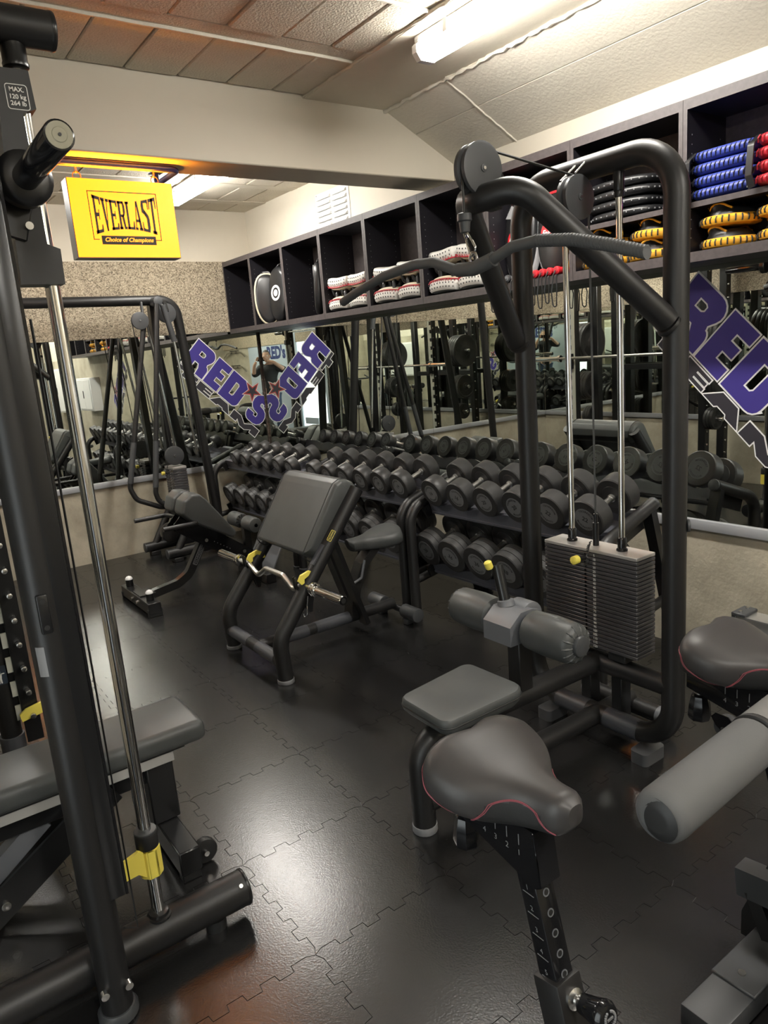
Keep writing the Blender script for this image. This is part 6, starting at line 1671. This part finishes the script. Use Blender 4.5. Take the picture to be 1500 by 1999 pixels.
# ------------------------------------------------------------------ fuse boxes on the bare wall
def fuse_box(y0, y1, z0, z1, label):
    r = thing('fuse_box', label, 'box', (XR, (y0+y1)/2, z0), 'white fuse boxes')
    b = BM(); bx(b, XR-0.16, XR, y0, y1, z0, z1, 0.006, 1); obj('case', b, WPVC, r)
    b = BM(); bx(b, XR-0.172, XR-0.16, y0+0.03, (y0+y1)/2-0.004, z0+0.03, z1-0.03, 0.003, 1); d = obj('door_leaf', b, WPVC, r)
    b = BM(); bx(b, XR-0.172, XR-0.16, (y0+y1)/2+0.004, y1-0.03, z0+0.03, z1-0.03, 0.003, 1); d2 = obj('door_leaf', b, WPVC, r)
    b = BM(); bx(b, XR-0.182, XR-0.172, (y0+y1)/2-0.03, (y0+y1)/2-0.02, (z0+z1)/2-0.06, (z0+z1)/2+0.06); obj('latch', b, PRINT, d, smooth=False)
fuse_box(-0.20, 0.65, 1.0, 1.53, 'smaller white fuse box on the bare concrete, seen in the back mirror')
fuse_box(-2.3, -1.0, 0.93, 1.72, 'larger white fuse box on the bare concrete, seen in the back mirror')
# ------------------------------------------------------------------ power rack by the left wall (seen in the mirrors)
def make_plate(rad, th):
    r = thing('weight_plate', 'x', 'weight plate', (0, 0, 0), 'weight plates on the power rack')
    b = BM(); lathe(b, (0, -th/2, 0), Y3, [(0, 0.026), (0, rad*0.30), (0.003, rad*0.32), (0.008, rad*0.36), (0.008, rad*0.80), (0.0, rad*0.86), (0.002, rad*0.985), (th*0.3, rad), (th*0.7, rad), (th-0.002, rad*0.985), (th, rad*0.86), (th-0.008, rad*0.80), (th-0.008, rad*0.36), (th-0.003, rad*0.32), (th, rad*0.30), (th, 0.026)], 36); obj('disc', b, RUBBER, r, local=True)
    b = BM(); lathe(b, (0, -th/2-0.0004, 0), Y3, [(0, 0.024), (th+0.0008, 0.024)], 18); obj('hub', b, STEEL, r, local=True)
    for s in (-1, 1):
        for a in (0, PI):
            b = BM(); o = Vector((rad*0.58*math.cos(a), s*(th/2-0.0075), 0))
            prism(b, rrect(rad*0.34, rad*0.5, rad*0.08), o, X3, Z3, (0, s*0.0012, 0)); obj('grip_slot', b, PRINT, r, smooth=False, local=True)
    return r
def build_power_rack():
    x0, x1, y0, y1 = -0.60, 0.10, 4.02, 5.28
    r = thing('power_rack', 'black and cream power rack with stored plates, seen only in the mirrors', 'power rack', ((x0+x1)/2, (y0+y1)/2, 0))
    for y in (y0, y1):
        s = -1 if y == y0 else 1
        for x, m_ in ((x0, BLACKS), (-0.27, BLACKS), (x1, BLACKS)):
            b = BM(); bx(b, x-0.038, x+0.038, y-0.038, y+0.038, 0.05, 2.25, 0.004, 1); p = obj('upright', b, m_, r)
            if x == x1:
                b = BM()
                for k in range(20):
                    z = 0.12+k*0.105
                    bx(b, x+0.0385, x+0.047, y-0.036, y+0.036, z, z+0.06); bx(b, x+0.0385, x+0.047, y-0.036, y+0.004, z+0.06, z+0.105)
                obj('notch_plate', b, CREAMM, p, smooth=False)
            b = BM()
            for k in range(16):
                z = 0.2+k*0.125; cyl(b, (x+0.02, y+s*0.038, z), (x+0.02, y+s*0.050, z), 0.010, 10)
            obj('bolts', b, STEEL, p)['kind'] = 'stuff'
        b = BM(); bx(b, x0-0.03, x1+0.04, y-0.035, y+0.035, 2.25, 2.32, 0.004, 1); obj('top_beam', b, BLACKS, r)
        b = BM(); bx(b, x0-0.03, x1+0.14, y-0.04, y+0.04, 0.0, 0.055, 0.004, 1); obj('floor_beam', b, BLACKS, r)
    for x, z in ((x0, 2.285), (x1, 2.285), (x0, 0.03), (x0, 1.2)):
        b = BM(); bx(b, x-0.03, x+0.03, y0, y1, z-0.03, z+0.03, 0.003, 1); obj('cross_beam', b, BLACKS, r)
    pl = {rad: make_plate(rad, 0.046 if rad > .2 else 0.038 if rad > 0.15 else 0.030) for rad in (0.21, 0.155, 0.105)}
    first = {k: [True] for k in pl}
    for y, s, side in ((y0, -1, 'near'), (y1, 1, 'far')):
        for rad, z, n, lvl in ((0.21, 1.50, 4, 'upper'), (0.155, 1.03, 4, 'middle'), (0.105, 0.70, 3, 'lower')):
            th = 0.046 if rad > .2 else 0.038 if rad > 0.15 else 0.030
            b = BM(); ya = y+s*0.038
            cyl(b, (-0.27, ya, z), (-0.27, ya+s*(n*th+0.075), z), 0.0225, 16, bev=0.004); obj('plate_peg', b, STEEL, r)
            for k in range(n):
                place(pl[rad], first[rad], (-0.27, ya+s*(0.012+th*(k+0.5)+0.001*k), z), (0, random.uniform(0, 6), 0), 'black weight plate, %s from the post on the %s %s peg' % (wordnum(k), side, lvl))
    b = BM()
    for y in (y0, y1): box(b, (x1+0.075, y, 1.32), (0.06, 0.05, 0.16), None, 0.004, 1)
    obj('bar_cups', b, BLACKS, r)['kind'] = 'stuff'
    bb = thing('barbell', 'chrome barbell resting in the power rack, seen only in the mirrors', 'barbell', (x1+0.12, (y0+y1)/2, 1.36))
    b = BM(); cyl(b, (x1+0.125, y0-0.08, 1.355), (x1+0.125, y1+0.08, 1.355), 0.0145, 14); obj('shaft', b, STEEL, bb)
    for s, y in ((-1, y0-0.08), (1, y1+0.08)):
        b = BM(); lathe(b, (x1+0.125, y, 1.355), (0, s, 0), [(0, 0.02), (0.0, 0.036), (0.03, 0.036), (0.032, 0.025), (0.40, 0.025), (0.403, 0.02)], 18); obj('sleeve', b, CHROME, bb)
build_power_rack()
def hung_bar(y, z, label):
    r = thing('cable_bar', label, 'bar', (XL+0.05, y, z), 'bars hung on the wall')
    b = BM(); tube(b, [(XL+0.07, y-0.55, z-0.09), (XL+0.07, y-0.36, z), (XL+0.07, y-0.10, z+0.02), (XL+0.07, y, z), (XL+0.07, y+0.10, z+0.02), (XL+0.07, y+0.36, z), (XL+0.07, y+0.55, z-0.09)], 0.016, 12, rad=0.1); obj('shaft', b, STEEL, r)
    b = BM(); cyl(b, (XL, y-0.12, z+0.045), (XL+0.11, y-0.12, z+0.045), 0.008, 10); cyl(b, (XL, y+0.12, z+0.045), (XL+0.11, y+0.12, z+0.045), 0.008, 10); cyl(b, (XL, y-0.12, z-0.0), (XL+0.10, y-0.12, z-0.005), 0.008, 10); cyl(b, (XL, y+0.12, z-0.0), (XL+0.10, y+0.12, z-0.005), 0.008, 10); obj('wall_hooks', b, BLACKS, r)['kind'] = 'stuff'
hung_bar(-2.65, 1.78, 'upper curved steel bar hung on the concrete behind the photographer')
hung_bar(-2.65, 1.46, 'lower curved steel bar hung on the concrete behind the photographer')
# ------------------------------------------------------------------ the photographer, reflected in the mirror corner
def build_person():
    h = YAW; fx, fy = math.sin(h), math.cos(h); rx, ry = math.cos(h), -math.sin(h)
    ox, oy = -0.30*fx-0.10*rx, -0.30*fy-0.10*ry
    def W_(r_, f_, z): return Vector((r_*rx+f_*fx, r_*ry+f_*fy, z))
    root = thing('person', 'photographer in a black top and jeans, holding a phone up, reflected in the mirror corner', 'person', (ox, oy, 0))
    def skin(name, verts, edges, m_, parent, rootv=0, sub=2):
        me = bpy.data.meshes.new(name); me.from_pydata([W_(*v[:3]) for v in verts], edges, [])
        o = bpy.data.objects.new(name, me); COL.objects.link(o); o.parent = parent
        sk = o.modifiers.new('skin', 'SKIN'); sv = me.skin_vertices[0].data
        for i, v in enumerate(verts): sv[i].radius = (v[3], v[4] if len(v) > 4 else v[3])
        sv[rootv].use_root = True
        sk.use_smooth_shade = True
        ss = o.modifiers.new('sub', 'SUBSURF'); ss.levels = sub; ss.render_levels = sub
        me.materials.append(m_)
        return o
    # body: r (right), f (forward), z, radius
    sh = 1.44
    v = [(0, 0, 0.98, 0.135, 0.105), (0, 0, 1.15, 0.125, 0.10), (0, 0.01, 1.32, 0.155, 0.11), (0, 0.0, 1.43, 0.11, 0.085), (0.015, 0.01, 1.52, 0.052), (0.03, 0.02, 1.58, 0.055),
         (-0.17, 0, 1.42, 0.06), (-0.33, 0.14, 1.36, 0.045), (-0.13, 0.25, 1.53, 0.034), (0.0, 0.265, 1.565, 0.027),
         (0.17, 0, 1.42, 0.06), (0.29, 0.13, 1.30, 0.045), (0.25, 0.24, 1.48, 0.034), (0.20, 0.265, 1.565, 0.027),
         (-0.09, 0, 0.90, 0.095), (-0.10, 0.02, 0.50, 0.062), (-0.10, -0.01, 0.09, 0.042), (-0.10, 0.10, 0.035, 0.035),
         (0.09, 0, 0.90, 0.095), (0.10, 0.02, 0.50, 0.062), (0.10, -0.01, 0.09, 0.042), (0.10, 0.10, 0.035, 0.035)]
    e = [(0, 1), (1, 2), (2, 3), (3, 4), (4, 5), (3, 6), (6, 7), (7, 8), (8, 9), (3, 10), (10, 11), (11, 12), (12, 13), (0, 14), (14, 15), (15, 16), (16, 17), (0, 18), (18, 19), (19, 20), (20, 21)]
    skin('body', v, e, SKIN, root)
    # clothes follow the body
    v2 = [(0, 0, 0.87, 0.158, 0.128), (0, 0, 1.15, 0.140, 0.113), (0, 0.01, 1.32, 0.170, 0.122), (0, 0, 1.43, 0.122, 0.096), (0, 0.01, 1.485, 0.066),
          (-0.17, 0, 1.42, 0.088), (-0.33, 0.14, 1.36, 0.066), (-0.27, 0.175, 1.41, 0.050), (0.17, 0, 1.42, 0.088), (0.29, 0.13, 1.30, 0.066), (0.275, 0.17, 1.37, 0.050)]
    skin('shirt', v2, [(0, 1), (1, 2), (2, 3), (3, 4), (3, 5), (5, 6), (6, 7), (3, 8), (8, 9), (9, 10)], SHIRT, root)
    v3 = [(0, 0, 0.985, 0.150, 0.118), (-0.09, 0, 0.89, 0.108), (-0.10, 0.02, 0.50, 0.075), (-0.10, -0.005, 0.10, 0.062), (0.09, 0, 0.89, 0.108), (0.10, 0.02, 0.50, 0.075), (0.10, -0.005, 0.10, 0.062)]
    skin('jeans', v3, [(0, 1), (1, 2), (2, 3), (0, 4), (4, 5), (5, 6)], JEANS, root)
    b = BM(); q = bmesh.ops.create_uvsphere(b, u_segments=24, v_segments=18, radius=1)
    for p in b.verts:
        c = p.co.copy()
        c.x *= 0.076; c.z *= 0.118; c.y *= 0.096
        if c.z < -0.02: c.x *= 1-0.25*min(1, (-c.z-0.02)/0.09); 
        if c.y > 0.07 and abs(c.x) < 0.02: c.y += 0.018*math.exp(-((c.z+0.012)/0.022)**2)*math.exp(-(c.x/0.011)**2)
        if c.y > 0.05: c.y -= 0.008*(math.exp(-((abs(c.x)-0.032)/0.012)**2-((c.z-0.012)/0.012)**2))
        p.co = W_(0.03+c.x, 0.035+c.y, 1.648+c.z)
    hd = obj('head', b, SKIN, root, local=True)
    for s in (-1, 1):
        b = BM(); ball(b, W_(0.03+s*0.032, 0.035+0.084, 1.660), 0.011, 10); obj('eye', b, WHITEP, hd, local=True)
        b = BM(); ball(b, W_(0.03+s*0.077, 0.03, 1.645), 0.028, 10, sc=(0.45, 0.6, 1)); obj('ear', b, SKIN, hd, local=True)
    b = BM(); tube(b, [W_(0.006, 0.118, 1.598), W_(0.03, 0.126, 1.597), W_(0.054, 0.118, 1.598)], 0.005, 8); obj('mouth', b, REDL, hd, local=True)
    b = BM(); q = bmesh.ops.create_uvsphere(b, u_segments=24, v_segments=14, radius=1)
    bmesh.ops.delete(b, geom=[p for p in b.verts if p.co.z < 0.05 or (p.co.y > 0.55 and p.co.z < 0.55)], context='VERTS')
    for p in b.verts: c = p.co; p.co = W_(0.03+c.x*0.080, 0.028+c.y*0.099, 1.652+c.z*0.122)
    obj('hair', b, HAIR, root, local=True)
    # hands around the phone
    for s in (-1, 1):
        hv = [(s*0.10, 0.265, 1.565, 0.026), (s*0.088, 0.278, 1.592, 0.024, 0.015), (s*0.080, 0.282, 1.612, 0.022, 0.013)]; he = [(0, 1), (1, 2)]
        for k in range(4):
            i = len(hv); z = 1.585+0.016*k
            hv += [(s*0.078, 0.288, z, 0.0085), (s*0.066, 0.296, z+0.006, 0.0080), (s*(0.046-0.003*k), 0.292, z+0.010, 0.0070)]
            he += [(2 if k > 1 else 1, i), (i, i+1), (i+1, i+2)]
        i = len(hv); hv += [(s*0.085, 0.262, 1.585, 0.010), (s*0.062, 0.258, 1.592, 0.009), (s*0.045, 0.262, 1.597, 0.008)]; he += [(0, i), (i, i+1), (i+1, i+2)]
        hv = [(q[0]+0.10,)+tuple(q[1:]) for q in hv]; skin('hand', hv, he, SKIN, root, sub=1)
    ph = thing('phone', 'black phone held up in both hands of the photographer', 'phone', tuple(Vector((ox, oy, 0))+W_(0.10, 0.272, 1.60)))
    b = BM(); R_ = Matrix((Vector((rx, ry, 0)), Vector((fx, fy, 0)), Z3)).transposed()
    box(b, (0, 0, 0), (0.15, 0.008, 0.072), R_, 0.003, 2); obj('case', b, GLOSSB, ph, local=True)
    b = BM(); c = W_(0.05, 0.005, 0.015); cyl(b, c, c+W_(0, 0.002, 0), 0.008, 14); obj('camera_lens', b, BLACKS, ph, local=True)
build_person()
